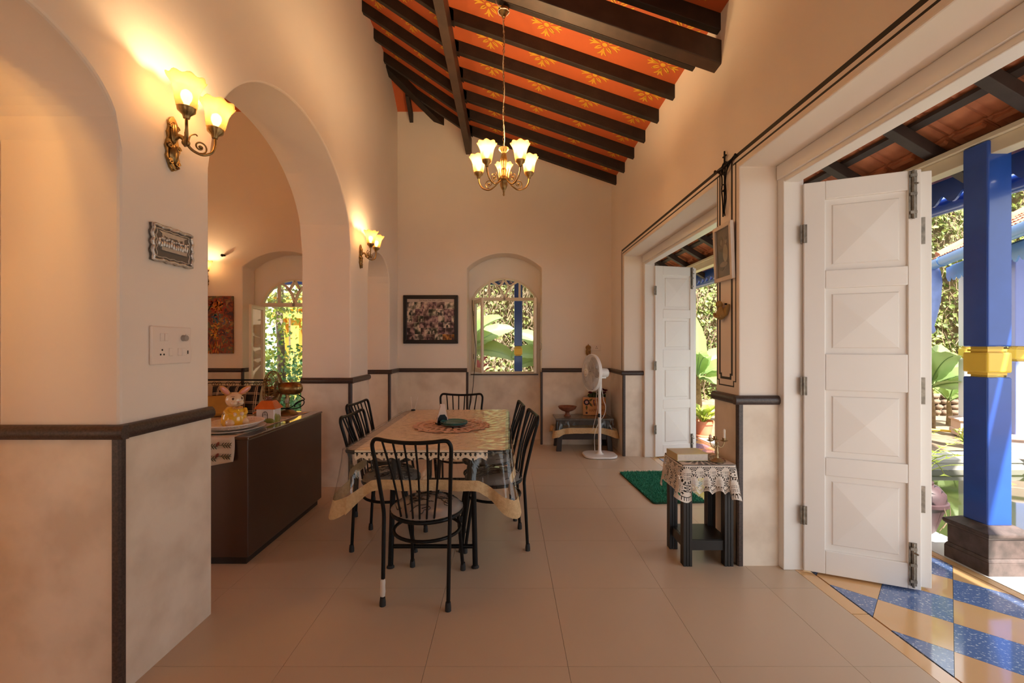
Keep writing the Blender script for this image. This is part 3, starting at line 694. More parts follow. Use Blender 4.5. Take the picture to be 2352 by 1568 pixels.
pt = thing('potted_plant', 'leafy green plant in a terracotta pot on the veranda edge', 'plant', (2.985, 6.72, 0.001))
POT = mat('terracotta_pot', (0.56, 0.20, 0.105), 0.7, var=0.15, vscale=5)
MB().lathe([(.0, 0.0), (.175, 0.0), (.185, .02), (.18, .028), (.0, .028)], 24).build('saucer', POT, pt, smooth=40)
MB().lathe([(.0, .03), (.105, .03), (.135, .19), (.150, .19), (.152, .235), (.138, .235), (.128, .20), (0, .20)], 24).build('pot', POT, pt, smooth=40)
for k in range(16): blade(k*2.4, radians(82-2.5*k), rnd.uniform(.26, .46), .10, radians(80), .20, 0.3, 8, .45).build('leaf', LEAFL, pt, smooth=70)
ur = thing('urn', 'dark plum clay urn with a fern on the pond edge', 'pot', (3.065, 3.29, 0.001)); ur.scale = (.93, .93, .88)
PLUM = mat('plum_clay', (0.07, 0.032, 0.036), 0.5, col2=(0.04, 0.018, 0.02), vscale=12)
MB().lathe([(0, 0), (.085, 0), (.10, .02), (.14, .16), (.165, .235), (.178, .235), (.178, .262), (.165, .268), (.16, .33), (.12, .385), (.085, .40), (.09, .42), (.06, .42), (.0, .40)], 28).build('body', PLUM, ur, smooth=50)
m = MB()
for k in range(9):
    a = k*.7; m.tube(cr([(.175*cos(a), .175*sin(a), .25), (.18*cos(a+.1), .18*sin(a+.1), .15), (.14*cos(a+.05), .14*sin(a+.05), .05)], 4), .003, 5)
m.build('root_strands', TWIG, ur)
fe = thing('fern', 'arching pale fern growing out of the plum urn', 'plant', (3.065, 3.29, 0.362))
for k in range(11):
    az = k*2.4; pts = []; p = Vector((0, 0, 0)); e = radians(80-2*k); m = MB()
    for i in range(10): pts.append(p.copy()); p = p+Vector((cos(az)*cos(e), sin(az)*cos(e), sin(e)))*.062; e -= .20
    m.tube(pts, .0025, 4); s = Vector((-sin(az), cos(az), 0))
    for i in range(2, 10):
        for sg in (-1, 1):
            l = .07*(1-.6*i/10); q = pts[i]; t = (pts[i]-pts[i-1]).normalized()
            m.add([q-t*.008, q+s*sg*l+t*.02, q+t*.010], [(0, 1, 2)])
    m.build('frond', LEAFL, fe)

def leaves(mb, n, pos, size, aim=None, spread=1.2):
    """scatter of bent leaves, each a folded pair of triangles"""
    for _ in range(n):
        c = Vector(pos()); s = size*rnd.uniform(.6, 1.3)
        d = Vector((rnd.gauss(0, 1), rnd.gauss(0, 1), rnd.gauss(-.4, 1))).normalized()
        nr = Vector((rnd.gauss(0, .6), rnd.gauss(-1, .5), rnd.gauss(.5, .5))).normalized()
        sd = d.cross(nr)
        if sd.length < .1: continue
        sd.normalize(); d = nr.cross(sd); w = s*.36
        mb.add([c-d*s*.5, c+sd*w-d*s*.1+nr*s*.08, c+d*s*.55, c-sd*w-d*s*.1+nr*s*.08], [(0, 1, 2), (0, 2, 3)])
    return mb
def onbank(x0, x1, z0, z1):
    def f():
        x = rnd.uniform(x0, x1); z = rnd.uniform(z0, z1); v = (z+.3)/7.2
        return (x, 11.2+.9*v+.35*sin(x*1.7+z)-max(0, x-9)*.10-abs(rnd.gauss(0, .14))-.1, z)
    return f
m = MB()
leaves(m, 3000, onbank(-1.6, 2.2, -.2, 3.4), .10); leaves(m, 3600, onbank(3.6, 6.6, 0, 3.9), .11); leaves(m, 12000, onbank(8.6, 14.8, 0, 6.7), .13)
tag(m.build('creeper_leaves', LEAFG), 'mass of yellowish green creeper leaves covering the earth bank', 'creeper', kind='stuff')
m = MB()
for _ in range(900):
    x, y, z = onbank(*rnd.choice([(-1.8, 2.4, .2, 3.6), (3.6, 6.6, .2, 4), (8.6, 14.5, .4, 6.6)]))()
    pts = [(x, y-.05, z)]
    for k in range(5): pts.append((pts[-1][0]+rnd.uniform(-.14, .14), y-.08+rnd.uniform(-.06, .06), pts[-1][2]-rnd.uniform(.05, .28)))
    m.tube(pts, rnd.uniform(.004, .012), 4)
tag(m.build('dry_vines', TWIG), 'tangle of dry brown vine stems hanging down the bank', 'vine', kind='stuff')
# grass tufts
for k, (x, y) in enumerate(((6.35, 6.1), (6.62, 6.25), (6.1, 6.5), (6.9, 6.6))):
    t = thing('grass_tuft', 'small tuft of strap leaves on the sandy ground, %s' % ('nearest the pond coping', 'between the coping and the pink pedestal', 'nearest the banana stem', 'closest to the pink pedestal')[k], 'plant', (x, y, 0.0))
    for q in range(9): blade(q*2.4+k, radians(75-5*q), rnd.uniform(.15, .26), .022, radians(60), 0, .3, 6, .0).build('leaf', LEAFL, t)
hose = MB().tube(cr([(6.1, 7.0, .02), (6.7, 7.1, .03), (7.2, 6.9, .02), (7.8, 7.1, .03)], 8), .018, 8).build('hose', YELC, smooth=60)
tag(hose, 'yellow garden hose lying on the sandy ground', 'hose')

# ------------------------------------------------------------------ pavilion across the pond
LAV = mat('pale_blue_paint', (0.30, 0.36, 0.78), 0.35, var=0.08, vscale=4)
SKYB = mat('sky_blue_paint', (0.16, 0.36, 0.78), 0.3, var=0.1, vscale=6)
PINKP = mat('pink_stone', (0.62, 0.44, 0.39), 0.7, var=0.15, vscale=6)
pa = math.atan2(.894, .447)
column(6.36, 5.46, 'pale blue pavilion column across the pond with a yellow collar', LAV, YELC, PINKP, 0.10, pa, 2.55, name='pavilion_column')
column(7.10, 6.78, 'farther pale column of the pavilion on a pink pedestal', mat('white_blue_paint', (0.72, 0.76, 0.86), .4), YELC, PINKP, 0.10, pa, 2.55, name='pavilion_column')
pv = thing('pavilion', 'blue trimmed pavilion with a terracotta roof across the pond', 'building', (6.3, 5.45, 0), pa)
MB().bx(-3.2, 1.9, -2.6, -0.22, -.3, -.03).build('platform', CONC, pv)
MB().bx(-3.2, 1.7, -2.5, -2.35, -.03, 3.2).build('wall', mat('bluish_white_wall', (0.78, 0.82, 0.90), .7), pv)
MB().bx(-3.2, 1.65, -.06, .06, 2.50, 2.64).build('beam', SKYB, pv)
MB().bx(-3.4, 1.5, .10, .13, 2.42, 2.60).build('fascia_backing', SKYB, pv)
fascia(MB(), 4.8, 2.58, 2.36, 2.43, 0.16).build('fascia_board', SKYB, pv, loc=(-3.3, .16, 0), weld=True)
MB().tube([(-3.6, .36, 2.64), (1.80, .36, 2.62)], 0.075, 14).tube([(-1.2, .36, 2.631), (-1.15, .36, 2.631)], .084, 14).tube([(1.0, .36, 2.623), (1.05, .36, 2.623)], .084, 14).build('gutter', SKYB, pv, smooth=40)
MB().lathe([(.075, 0), (.085, -.03), (.10, -.08), (.115, -.25), (.10, -.55), (.06, -.80), (.035, -.92), (.055, -1.0), (.03, -1.04)], 12, (1.44, .36, 2.60), wob=lambda t, a, r, z: (r*(1+.10*sin(3*a+t*4)), z)).build('downspout_sleeve', mat('blue_plastic_wrap', (0.30, 0.42, 0.85), .3, var=.2, vscale=9), pv, smooth=60)
MB().prism([(.30, 2.60), (-1.3, 3.56), (-1.3, 3.60), (.30, 2.64)], 'x', -3.6, 1.3).build('roof_deck', V_WOOD, pv)
for r in range(5):
    for k in range(18):
        yy = .34-.285*r
        inst('tile', tml, pv, (1.15-.24*k+rnd.uniform(-.006, .006), yy-.32+.05, 2.66+.60*(.285*r+.32)+rnd.uniform(0, .006)), (0, .52, pi/2))
MB().tube([(1.22, .34, 2.72), (1.22, -1.2, 3.64)], 0.085, 10).build('hip_tiles', TERRAL, pv, smooth=40)

# ------------------------------------------------------------------ behind the tall garden window
YH = mat('yellow_wall', (0.80, 0.47, 0.06), 0.7, var=.06, vscale=2)
bh = thing('yellow_house', 'bright yellow house with white pillars behind the garden trees', 'building', (-4.55, 15.0, -.3))
MB().bx(-3, 3.2, 0, 3, 0, 4.2).build('wall', V_WHITE, bh)
for x in (-2.75, -2.3, -1.2, .2): MB().bx(x-.13, x+.13, -.75, -.5, 0, 3.0).bx(x-.19, x+.19, -.82, -.45, 2.85, 3.0).bx(x-.19, x+.19, -.82, -.45, 0, .3).build('pillar', YH, bh)
MB().bx(-3, 3.2, -.92, -.8, 2.55, 2.75).build('lower_band', YH, bh)
MB().bx(-3, 3.2, -.9, 0, 3.0, 3.25).bx(-3.1, 3.3, -1.0, .1, 3.25, 3.35).build('cornice', YH, bh)
for x in (-2.52, -1.75, -.5): MB().bx(x-.16, x+.22, -.03, .01, .8, 2.5).build('window', V_WHITE, bh)
MB().bx(-3, 3.2, -.8, -.7, .5, .58).build('rail', YH, bh)
m = MB()
for k in range(26): m.bx(-2.9+k*.24, -2.85+k*.24, -.78, -.72, 0, .5)
m.build('balusters', YH, bh)
tr = thing('garden_tree', 'slim grey tree trunk with drooping green leaves outside the tall window', 'tree', (-4.95, 9.6, -.3))
MB().tube(cr([(0, 0, 0), (.05, 0, 1.2), (-.02, .05, 2.4), (.1, 0, 3.6), (.3, .1, 5)], 5), [.10-.0028*i for i in range(21)], 9).build('trunk', BARK, tr, smooth=60)
m = MB(); leaves(m, 1500, lambda: (rnd.gauss(0, .75), rnd.gauss(0, .5), rnd.uniform(2.4, 4.4)), .11); o = m.build('crown', LEAFG, tr); o['kind'] = 'stuff'
m = MB(); leaves(m, 420, lambda: (rnd.gauss(.1, .5), rnd.gauss(-.3, .35), rnd.uniform(1.0, 2.6)), .085); o = m.build('low_twigs', LEAFL, tr); o['kind'] = 'stuff'
m = MB(); leaves(m, 5000, lambda: (rnd.uniform(-6.8, -2.6), rnd.uniform(8.8, 10.8), -.3+abs(rnd.gauss(.0, .75))), .10)
tag(m.build('shrubbery', LEAFD), 'low dark green shrubbery outside the tall garden window', 'shrub', kind='stuff')
m = MB(); leaves(m, 3600, lambda: (rnd.uniform(-11.5, -6.9), rnd.gauss(12.6, .4), rnd.uniform(-.3, 4.6)), .17); leaves(m, 500, lambda: (rnd.uniform(-6.9, -5.0), rnd.gauss(12.6, .4), rnd.uniform(-.3, 1.2)), .15)
tag(m.build('hedge_leaves', LEAFG), 'tall loose hedge of pale green leaves left of the yellow house', 'hedge', kind='stuff')
st_ = thing('strap_plant', 'tuft of long lime green strap leaves just outside the tall window', 'plant', (-3.3, 8.0, 0.0))
for q in range(16): blade(q*2.4, radians(80-3*q), rnd.uniform(.5, .8), .04, radians(80), 0, .3, 8, 0).build('leaf', LEAFL, st_, smooth=70)
# ------------------------------------------------------------------ dining chairs
SEATF = mat('grey_seat_vinyl', (0.27, 0.25, 0.235), 0.25, var=0.2, vscale=6, coat=0.4)
RUBBER = mat('black_rubber', (0.018, 0.017, 0.017), 0.7)
SCRIB = mat('black_scrawl', (0.012, 0.012, 0.012), 0.3)
def seat_top(x, y):
    r = min(1, sqrt(x*x+y*y)/0.198); return 0.447+0.058*sqrt(max(0, 1-r**3.2))
def make_chair(label):
    t = thing('dining_chair', label, 'chair', group='dining chairs round the table')
    R = 0.0105
    for sx in (-1, 1):
        l = MB().tube([(sx*.177, -.212, .012), (sx*.178, -.200, .25), (sx*.180, -.188, .455)], R, 10).build('leg', BLACKM, t, smooth=50)
        MB().lathe([(.0, 0), (.0165, 0), (.0165, .02), (.0135, .045), (0, .045)], 12, (sx*.177, -.2125, 0)).build('rubber_foot', RUBBER, l, smooth=40)
        l = MB().tube([(sx*.160, .205, .012), (sx*.150, .175, .22), (sx*.140, .140, .430)], R, 10).build('leg', BLACKM, t, smooth=50)
        MB().lathe([(.0, 0), (.0165, 0), (.0165, .02), (.0135, .045), (0, .045)], 12, (sx*.160, .2055, 0)).build('rubber_foot', RUBBER, l, smooth=40)
    def rail(x): return (x, -.280-.018*(1-(x/.2)**2), .893-.012*(1-(x/.17)**2))
    half = [(-.180, -.188, .455), (-.181, -.192, .50), (-.188, -.212, .60), (-.200, -.248, .76), (-.208, -.270, .845), (-.203, -.277, .876), (-.182, -.281, .893)]
    path = cr(half+[rail(x) for x in (-.12, -.04, .04, .12)]+[(-p[0], p[1], p[2]) for p in reversed(half)], 4)
    MB().tube(path, R, 10).build('back_frame', BLACKM, t, smooth=50)
    for k in range(6):
        a = -1+2*k/5; p1 = rail(a*.150); p0 = (a*.088, -sqrt(.19**2-(a*.088)**2), .437)
        m = [(p0[i]+p1[i])/2 for i in range(3)]; m[1] += .02
        MB().tube(cr([p0, m, p1], 4), .0058, 8).build('spindle', BLACKM, t, smooth=50)
    n = 36
    MB().tube([(.192*cos(2*pi*i/n), .192*sin(2*pi*i/n), .437) for i in range(n)], .0115, 9, closed=True).build('seat_ring', BLACKM, t, smooth=50)
    MB().tube([(.186*cos(2*pi*i/n), .186*sin(2*pi*i/n), .335) for i in range(n)], .0095, 9, closed=True).build('lower_hoop', BLACKM, t, smooth=50)
    prof = [(0, .443), (.175, .443), (.196, .448), (.203, .456)]+[(r*.198, seat_top(r*.198, 0)) for r in (.985, .95, .88, .75, .55, .3, .1)]+[(0, .505)]
    s = MB().lathe(prof, 32).build('seat', SEATF, t, smooth=60)
    rr = random.Random(5); sc = MB()
    for q in range(24):
        a = rr.uniform(0, 2*pi); d = .17*sqrt(rr.random()); x, y = d*cos(a), d*sin(a); th = rr.uniform(0, 6.3); pts = []
        for i in range(9):
            th += rr.uniform(-1.5, 1.5); x += .020*cos(th); y += .020*sin(th)
            if x*x+y*y < .183**2: pts.append((x, y, seat_top(x, y)+.0006))
        if len(pts) > 3: sc.tube(cr(pts, 3), .0027, 5)
    o = sc.build('scrawl_print', SCRIB, s); o['kind'] = 'stuff'
    return t
ch = make_chair('black dining chair at the near table end, its back to the viewer')
ch.location = (-.455, 2.52, 0); ch.rotation_euler = (0, 0, -.125)
MB().lathe([(.0125, .05), (.0150, .07), (.0135, .10), (.0150, .125), (.0125, .14)], 10, (-.177, -.211, 0)).build('tape_wrap', mat('clear_tape', (.62, .55, .48), .3), ch, smooth=60)
def chair_copy(loc, rz, label):
    r = dup(ch, loc, rz, label)
    for c in list(r.children):
        if c.name.startswith('tape_wrap'): bpy.data.objects.remove(c)
    return r
chair_copy((-.452, 4.10, 0), pi, 'black tube dining chair at the far end of the table, facing the viewer')
chair_copy((-.095, 3.11, 0), radians(97), 'nearer of the two black tube chairs on the doorway side of the table')
chair_copy((-.165, 3.62, 0), radians(95), 'farther of the two black tube chairs on the doorway side of the table')
chair_copy((-.815, 3.11, 0), radians(-93), 'nearer of the two black tube chairs on the arch side of the table')
chair_copy((-.985, 3.70, 0), radians(-96), 'farther of the two black tube chairs on the arch side of the table')

# ------------------------------------------------------------------ table and cloths
TX0, TX1, TY0, TY1, TZ = -.962, .006, 2.62, 4.24, .752
tb = thing('dining_table', 'long black metal dining table covered with clear plastic over lace', 'table', (-.478, 3.43, 0))
def rrect(x0, x1, y0, y1, r, n=6):
    P = []
    for cx, cy_, a0 in ((x1-r, y0+r, -pi/2), (x1-r, y1-r, 0), (x0+r, y1-r, pi/2), (x0+r, y0+r, pi)):
        for i in range(n+1): a = a0+pi/2*i/n; P.append((cx+r*cos(a), cy_+r*sin(a)))
    return P
TOPM = mat('brown_table_top', (0.34, 0.24, 0.16), 0.3, var=.15, vscale=4)
MB().prism([(x+.478, y-3.43) for x, y in rrect(TX0, TX1, TY0, TY1, .06)], 'z', TZ-.022, TZ).build('tabletop', TOPM, tb)
MB().tube([(x+.478, y-3.43, TZ-.012) for x, y in rrect(TX0-.003, TX1+.003, TY0-.003, TY1+.003, .06)], .0125, 8, closed=True).build('rim', BLACKM, tb, smooth=50)
ap = MB()
for sy in (-1, 1): ap.tube([(-.27, sy*.66, .68), (.27, sy*.66, .68)], .02, 8)
for sx in (-1, 1): ap.tube([(sx*.27, -.66, .70), (sx*.27, .66, .70)], .018, 8)
ap.build('under_frame', BLACKM, tb, smooth=50)
for sy in (-1, 1):
    for sx in (-1, 1):
        l = MB().tube([(.018+sx*.245, sy*.67, .735), (.018+sx*.262, sy*.695, .012)], .0165, 10).build('leg', BLACKM, tb, smooth=50)
        MB().lathe([(0, 0), (.024, 0), (.024, .006), (.017, .014), (0, .014)], 14, (.018+sx*.262, sy*.6955, 0)).build('glide', RUBBER, l)
        l = MB().tube([(.018+sx*.235, sy*.665, .70), (.018+sx*.155, sy*.49, .012)], .014, 10).build('strut_leg', BLACKM, tb, smooth=50)
        MB().lathe([(0, 0), (.020, 0), (.016, .03), (0, .03)], 12, (.018+sx*.155, sy*.489, 0)).build('glide', RUBBER, l)
    MB().tube([(.018-.257, sy*.69, .128), (.018+.257, sy*.69, .128)], .0135, 8).build('stretcher', BLACKM, tb, smooth=50)

LACE = mat('cream_lace', (0.86, 0.73, 0.56), 0.8, var=.08, vscale=30, bump=.3, bscale=220)
PINKL = mat('dusty_pink_crochet', (0.72, 0.49, 0.38), 0.85, var=.1, vscale=40, bump=.5, bscale=260)
lc = MB(); zc = TZ+.0025
lx0, lx1 = -.90, -.115
lc.grid(lambda u, v: (lx0+(-.012-lx0)*u, TY0-.012+(TY1-TY0+.024)*v, zc+.0012*sin(u*23)*sin(v*31)), 16, 26)
def lace_hang(u, v):
    x = lx0+(lx1-lx0)*u; s = .5+.5*cos(u*2*pi*9); return (x, TY0-.0135-.004*v, zc-.060*v*(.72+.28*s))
def lk(u, v):
    k = (u*9*3) % 1; d = (u*9) % 1
    if .25 < v < .62 and abs(k-.5) < .30*(1-abs(v-.43)/.22): return False
    if v > .66 and abs(d-.5) > .42: return v < .8
    return True
lc.grid(lace_hang, 270, 14, lk); lc.grid(lambda u, v: (lambda p: (p[0], TY1+.0135+.004*v, p[2]))(lace_hang(u, v)), 270, 14, lk)
tag(lc.build('lace_tablecloth', LACE), 'cream lace cloth lying flat under the clear plastic on the dining table', 'tablecloth')

PLASTIC = clear_mat('clear_plastic', (0.985, 0.975, 0.955), 1.5, 0.04, bump=0.25, bscale=40.0, bdist=0.004)
PLASTICV = clear_mat('clear_plastic_skirt', (0.975, 0.965, 0.945), 1.5, 0.05, bump=0.15, bscale=6.0)
GOLDL = mat('beige_lace_border', (0.62, 0.43, 0.225), 0.7, col2=(0.50, 0.33, 0.16), vscale=55, detail=3, bump=.4, bscale=160)
def draped(name, label, x0, x1, y0, y1, z, drop, corner, border, rr=.05, flare=.05, amp=.010, seed=1.0, cat='tablecloth'):
    """clear sheet: flat top, hanging skirt with pointed corners, opaque border along the hem"""
    t = thing(name, label, cat, ((x0+x1)/2, (y0+y1)/2, z)); ox, oy = (x0+x1)/2, (y0+y1)/2
    per = []; hx, hy = (x1-x0)/2, (y1-y0)/2
    N = 44
    def side(ax, ay, bx, by, nx, ny, L):
        n = max(10, int(L/.022))
        for i in range(n): f = i/n; per.append((ax+(bx-ax)*f, ay+(by-ay)*f, nx, ny, min(f, 1-f)*L))
    def corn(cx, cy_, a0):
        for i in range(10): a = a0+pi/2*(i/9); per.append((cx+rr*cos(a), cy_+rr*sin(a), cos(a), sin(a), -abs(.5-i/9)*-1.0-.5))
    side(-hx+rr, -hy, hx-rr, -hy, 0, -1, 2*hx-2*rr); corn(hx-rr, -hy+rr, -pi/2)
    side(hx, -hy+rr, hx, hy-rr, 1, 0, 2*hy-2*rr); corn(hx-rr, hy-rr, 0)
    side(hx-rr, hy, -hx+rr, hy, 0, 1, 2*hx-2*rr); corn(-hx+rr, hy-rr, pi/2)
    side(-hx, hy-rr, -hx, -hy+rr, -1, 0, 2*hy-2*rr); corn(-hx+rr, -hy+rr, pi)
    P = len(per)
    def cw(d): return (.76+.24*min(1, -2*d) if d < 0 else .76*max(0.0, 1-d/.14))
    def peak(d): return 1-abs(d+.0)*1.0 if d < 0 else 0
    def pt(i, v):
        x, y, nx, ny, d = per[i % P]; c = cw(d); cp = (1-abs(2*(d+.5)-0)*0) if d < 0 else c
        w = sin(i*.42+seed)+.6*sin(i*.17+2*seed)
        h = drop+(corner-drop)*c
        fold = -0.030*sin(pi*min(1, max(0, (d-.03)/.10)))*(1 if 0 < d < .13 else 0)
        out = .006+(.018+amp*w+flare*c*c+fold)*v**1.3
        return (x+nx*out, y+ny*out, -h*v-.004*(v > 0))
    V = 8; vb_ = 1-border/drop
    top = MB(); pts = [(p[0], p[1], 0.0) for p in per]
    rr = random.Random(int(seed*10)); nu, nv = int(2*hx/.022), int(2*hy/.015)
    zz = {}
    def cz(u, v):   # crumpled plastic: small creases all over the flat top
        k = (round(u*nu), round(v*nv))
        if k not in zz: zz[k] = rr.uniform(-.0021, .0021)+.0007*sin(k[0]*.9+k[1]*.35)
        return zz[k]
    top.grid(lambda u, v: (-hx+.004+(2*hx-.008)*u, -hy+.004+(2*hy-.008)*v, cz(u, v)), nu, nv)
    o = top.build('top_sheet', PLASTIC, t)
    sk = MB(); k = [0, .04, .12, .25, .4, .55, .68]+[vb_+.012]
    k = [q for q in k if q < vb_]+[vb_+.012]
    vv = [pt(i, a) for a in k for i in range(P)]
    sk.add(vv, [(j*P+i, j*P+(i+1) % P, (j+1)*P+(i+1) % P, (j+1)*P+i) for j in range(len(k)-1) for i in range(P)]); sk.build('skirt', PLASTICV, t, smooth=80)
    bo = MB(); Q = 5; vv = []
    for j in range(Q+1):
        for i in range(P):
            a = vb_+(1-vb_)*j/Q
            if j == Q: a += .022*(.5+.5*cos(i*.9))
            p = pt(i, a); x, y, nx, ny, d = per[i]; vv.append((p[0]+nx*.0012, p[1]+ny*.0012, p[2]))
    bo.add(vv, [(j*P+i, j*P+(i+1) % P, (j+1)*P+(i+1) % P, (j+1)*P+i) for j in range(Q) for i in range(P)]); bo.build('lace_border', GOLDL, t, smooth=80)
    return t
draped('plastic_tablecloth', 'clear plastic tablecloth with a beige lace hem over the dining table', TX0-.016, TX1+.016, TY0-.022, TY1+.022, TZ+.0066, .225, .385, .058)

dz = TZ+.0094
do = MB(); rn = [0, .06, .1, .14, .17, .2, .225, .25, .27, .288]
def dk(r, a):
    if r < .09: return True
    if r < .16: return not (abs(((a*16/(2*pi)) % 1)-.5) < .2 and .105 < r < .15)
    if r < .235: return not (abs(((a*24/(2*pi)) % 1)-.5) < .22 and .175 < r < .22)
    return not (abs(((a*48/(2*pi)) % 1)-.5) < .2 and .245 < r < .262)
NA = 192; vv = []; ff = []; R_ = 40
for j in range(R_+1):
    for i in range(NA):
        r = .29*j/R_; a = 2*pi*i/NA; rr = r*(1+.035*cos(24*a)*(j/R_)**6); vv.append((rr*cos(a), rr*sin(a)*1.03, .0012+(.006*max(0, sin(7*a+1))*(j/R_)**5)))
for j in range(R_):
    for i in range(NA):
        if dk(.29*(j+.5)/R_, 2*pi*(i+.5)/NA): ff.append((j*NA+i, j*NA+(i+1) % NA, (j+1)*NA+(i+1) % NA, (j+1)*NA+i))
do.add(vv, ff); tag(do.build('doily', PINKL, loc=(-.425, 3.39, dz)), 'round dusty pink crochet doily in the middle of the dining table', 'doily')
TEAL = mat('teal_glaze', (0.04, 0.17, 0.165), 0.25, var=.2, vscale=8); MAROON = mat('maroon_glaze', (0.10, 0.022, 0.014), 0.3)
def plate(z, label, tilt):
    p = thing('plate', label, 'plate', (-.405, 3.36, z)); p.rotation_euler = (tilt, tilt*.6, 0)
    MB().lathe([(0, 0), (.070, 0), (.076, .002), (.092, .009), (.098, .0135), (.0, .0055)], 36, wob=lambda t, a, r, zz: (r*(1+.012*sin(3*a)), zz)).build('underside', MAROON, p, smooth=50)
    MB().lathe([(0, .0100), (.070, .0105), (.092, .0165), (.1020, .0225), (.1045, .0215), (.1035, .0180), (.0960, .0125), (.0, .0080)], 36, wob=lambda t, a, r, zz: (r*(1+.012*sin(3*a)), zz)).build('glazed_face', TEAL, p, smooth=50)
plate(dz+.0035, 'lower of two teal and maroon plates stacked on the pink doily', 0.0)
plate(dz+.0150, 'upper teal plate of the stack of two on the pink doily', 0.02)
nh = thing('napkin_holder', 'small dark napkin stand beside the teal plates on the doily', 'napkin holder', (-.505, 3.42, dz+.003), .5)
MB().bx(-.045, .045, -.032, .032, 0, .012).build('base', BLACKM, nh, bevel=.003)
MB().prism([(-.040, .010), (.040, .010), (.036, .05), (.018, .075), (-.018, .075), (-.036, .05)], 'y', -.014, -.010).prism([(-.040, .010), (.040, .010), (.036, .05), (.018, .075), (-.018, .075), (-.036, .05)], 'y', .010, .014).build('side_plates', BLACKM, nh)
nk = MB()
for k in range(5): a = -.008+.004*k; nk.prism([(-.052+.004*k, .0), (.054, .0), (.014+.003*k, .128+.003*k), (-.012, .130+.003*k)], 'y', a-.0012, a+.0012)
tag(nk.build('napkins', mat('pale_napkin', (.78, .60, .49), .9), loc=(-.505, 3.42, dz+.0165), rot=(0, 0, .5)), 'folded pale pink paper napkins upright in the dark stand', 'napkin', kind='stuff')
ih = thing('incense_holder', 'two thin white incense sticks in a small dark holder at the far table corner', 'incense', (-.885, 4.16, dz))
MB().lathe([(0, 0), (.022, 0), (.018, .012), (0, .014)], 14).build('base', BLACKM, ih)
for dx, tl in ((-.012, -.01), (.016, .028)): MB().tube([(dx, 0, .01), (dx+tl, 0, .128)], .0022, 6).build('stick', mat('white_stick', (.8, .75, .68), .7), ih)

# ------------------------------------------------------------------ lamps
SHADE = shade_mat('frosted_amber_glass', (0.50, 0.30, 0.115), 0.42)
BULB = glow_mat('bulb_glow', (1.0, 0.66, 0.30), 7.0)
WARM = (1.0, 0.67, 0.345)
def shade_parts(root, x, y, z, lean=(0, 0), k=1.0, pw=1.0, hue=WARM):
    """tulip glass on a brass cup, a bulb in it"""
    M = Matrix.Translation((x, y, z)) @ Matrix.Rotation(lean[0], 4, 'X') @ Matrix.Rotation(lean[1], 4, 'Y')
    cup = MB().lathe([(0, -.035), (.012, -.034), (.016, -.02), (.034, -.004), (.037, .012), (.033, .014), (0, .012)], 18, M=M).build('cup', BRASS, root, smooth=40)
    pr = [(.030, .006), (.036, .012), (.041, .035), (.044, .06), (.048, .085), (.058, .110), (.068, .126), (.073, .134)]
    def wob(t, a, r, zz): return (r*k*(1+(.016+.018*t**3)*cos(8*a)), zz*k+.005*t**4*cos(8*a))
    g = MB().lathe(pr, 48, M=M, wob=wob, cap=False).build('glass_shade', SHADE, root, smooth=70, solid=.0025)
    b = MB().lathe([(0, .014), (.010, .016), (.011, .03), (.020, .048), (.023, .062), (.018, .078), (.008, .086), (0, .088)], 14, M=M).build('bulb', BULB, g, smooth=60)
    ld = bpy.data.lights.new('bulb_light', 'POINT'); ld.energy = LAMP*pw; ld.color = hue; ld.shadow_soft_size = .018
    lo = bpy.data.objects.new('bulb_light', ld); C.objects.link(lo); lo.parent = root; lo.location = M @ Vector((0, 0, .108*k))
def spiral(c, u, w, r0, r1, turns, n=26, a0=0.0):
    c, u, w = Vector(c), Vector(u), Vector(w); out = []
    for i in range(n+1): t = i/n; a = a0+turns*2*pi*t; r = r0+(r1-r0)*t; out.append(c+u*r*cos(a)+w*r*sin(a))
    return out
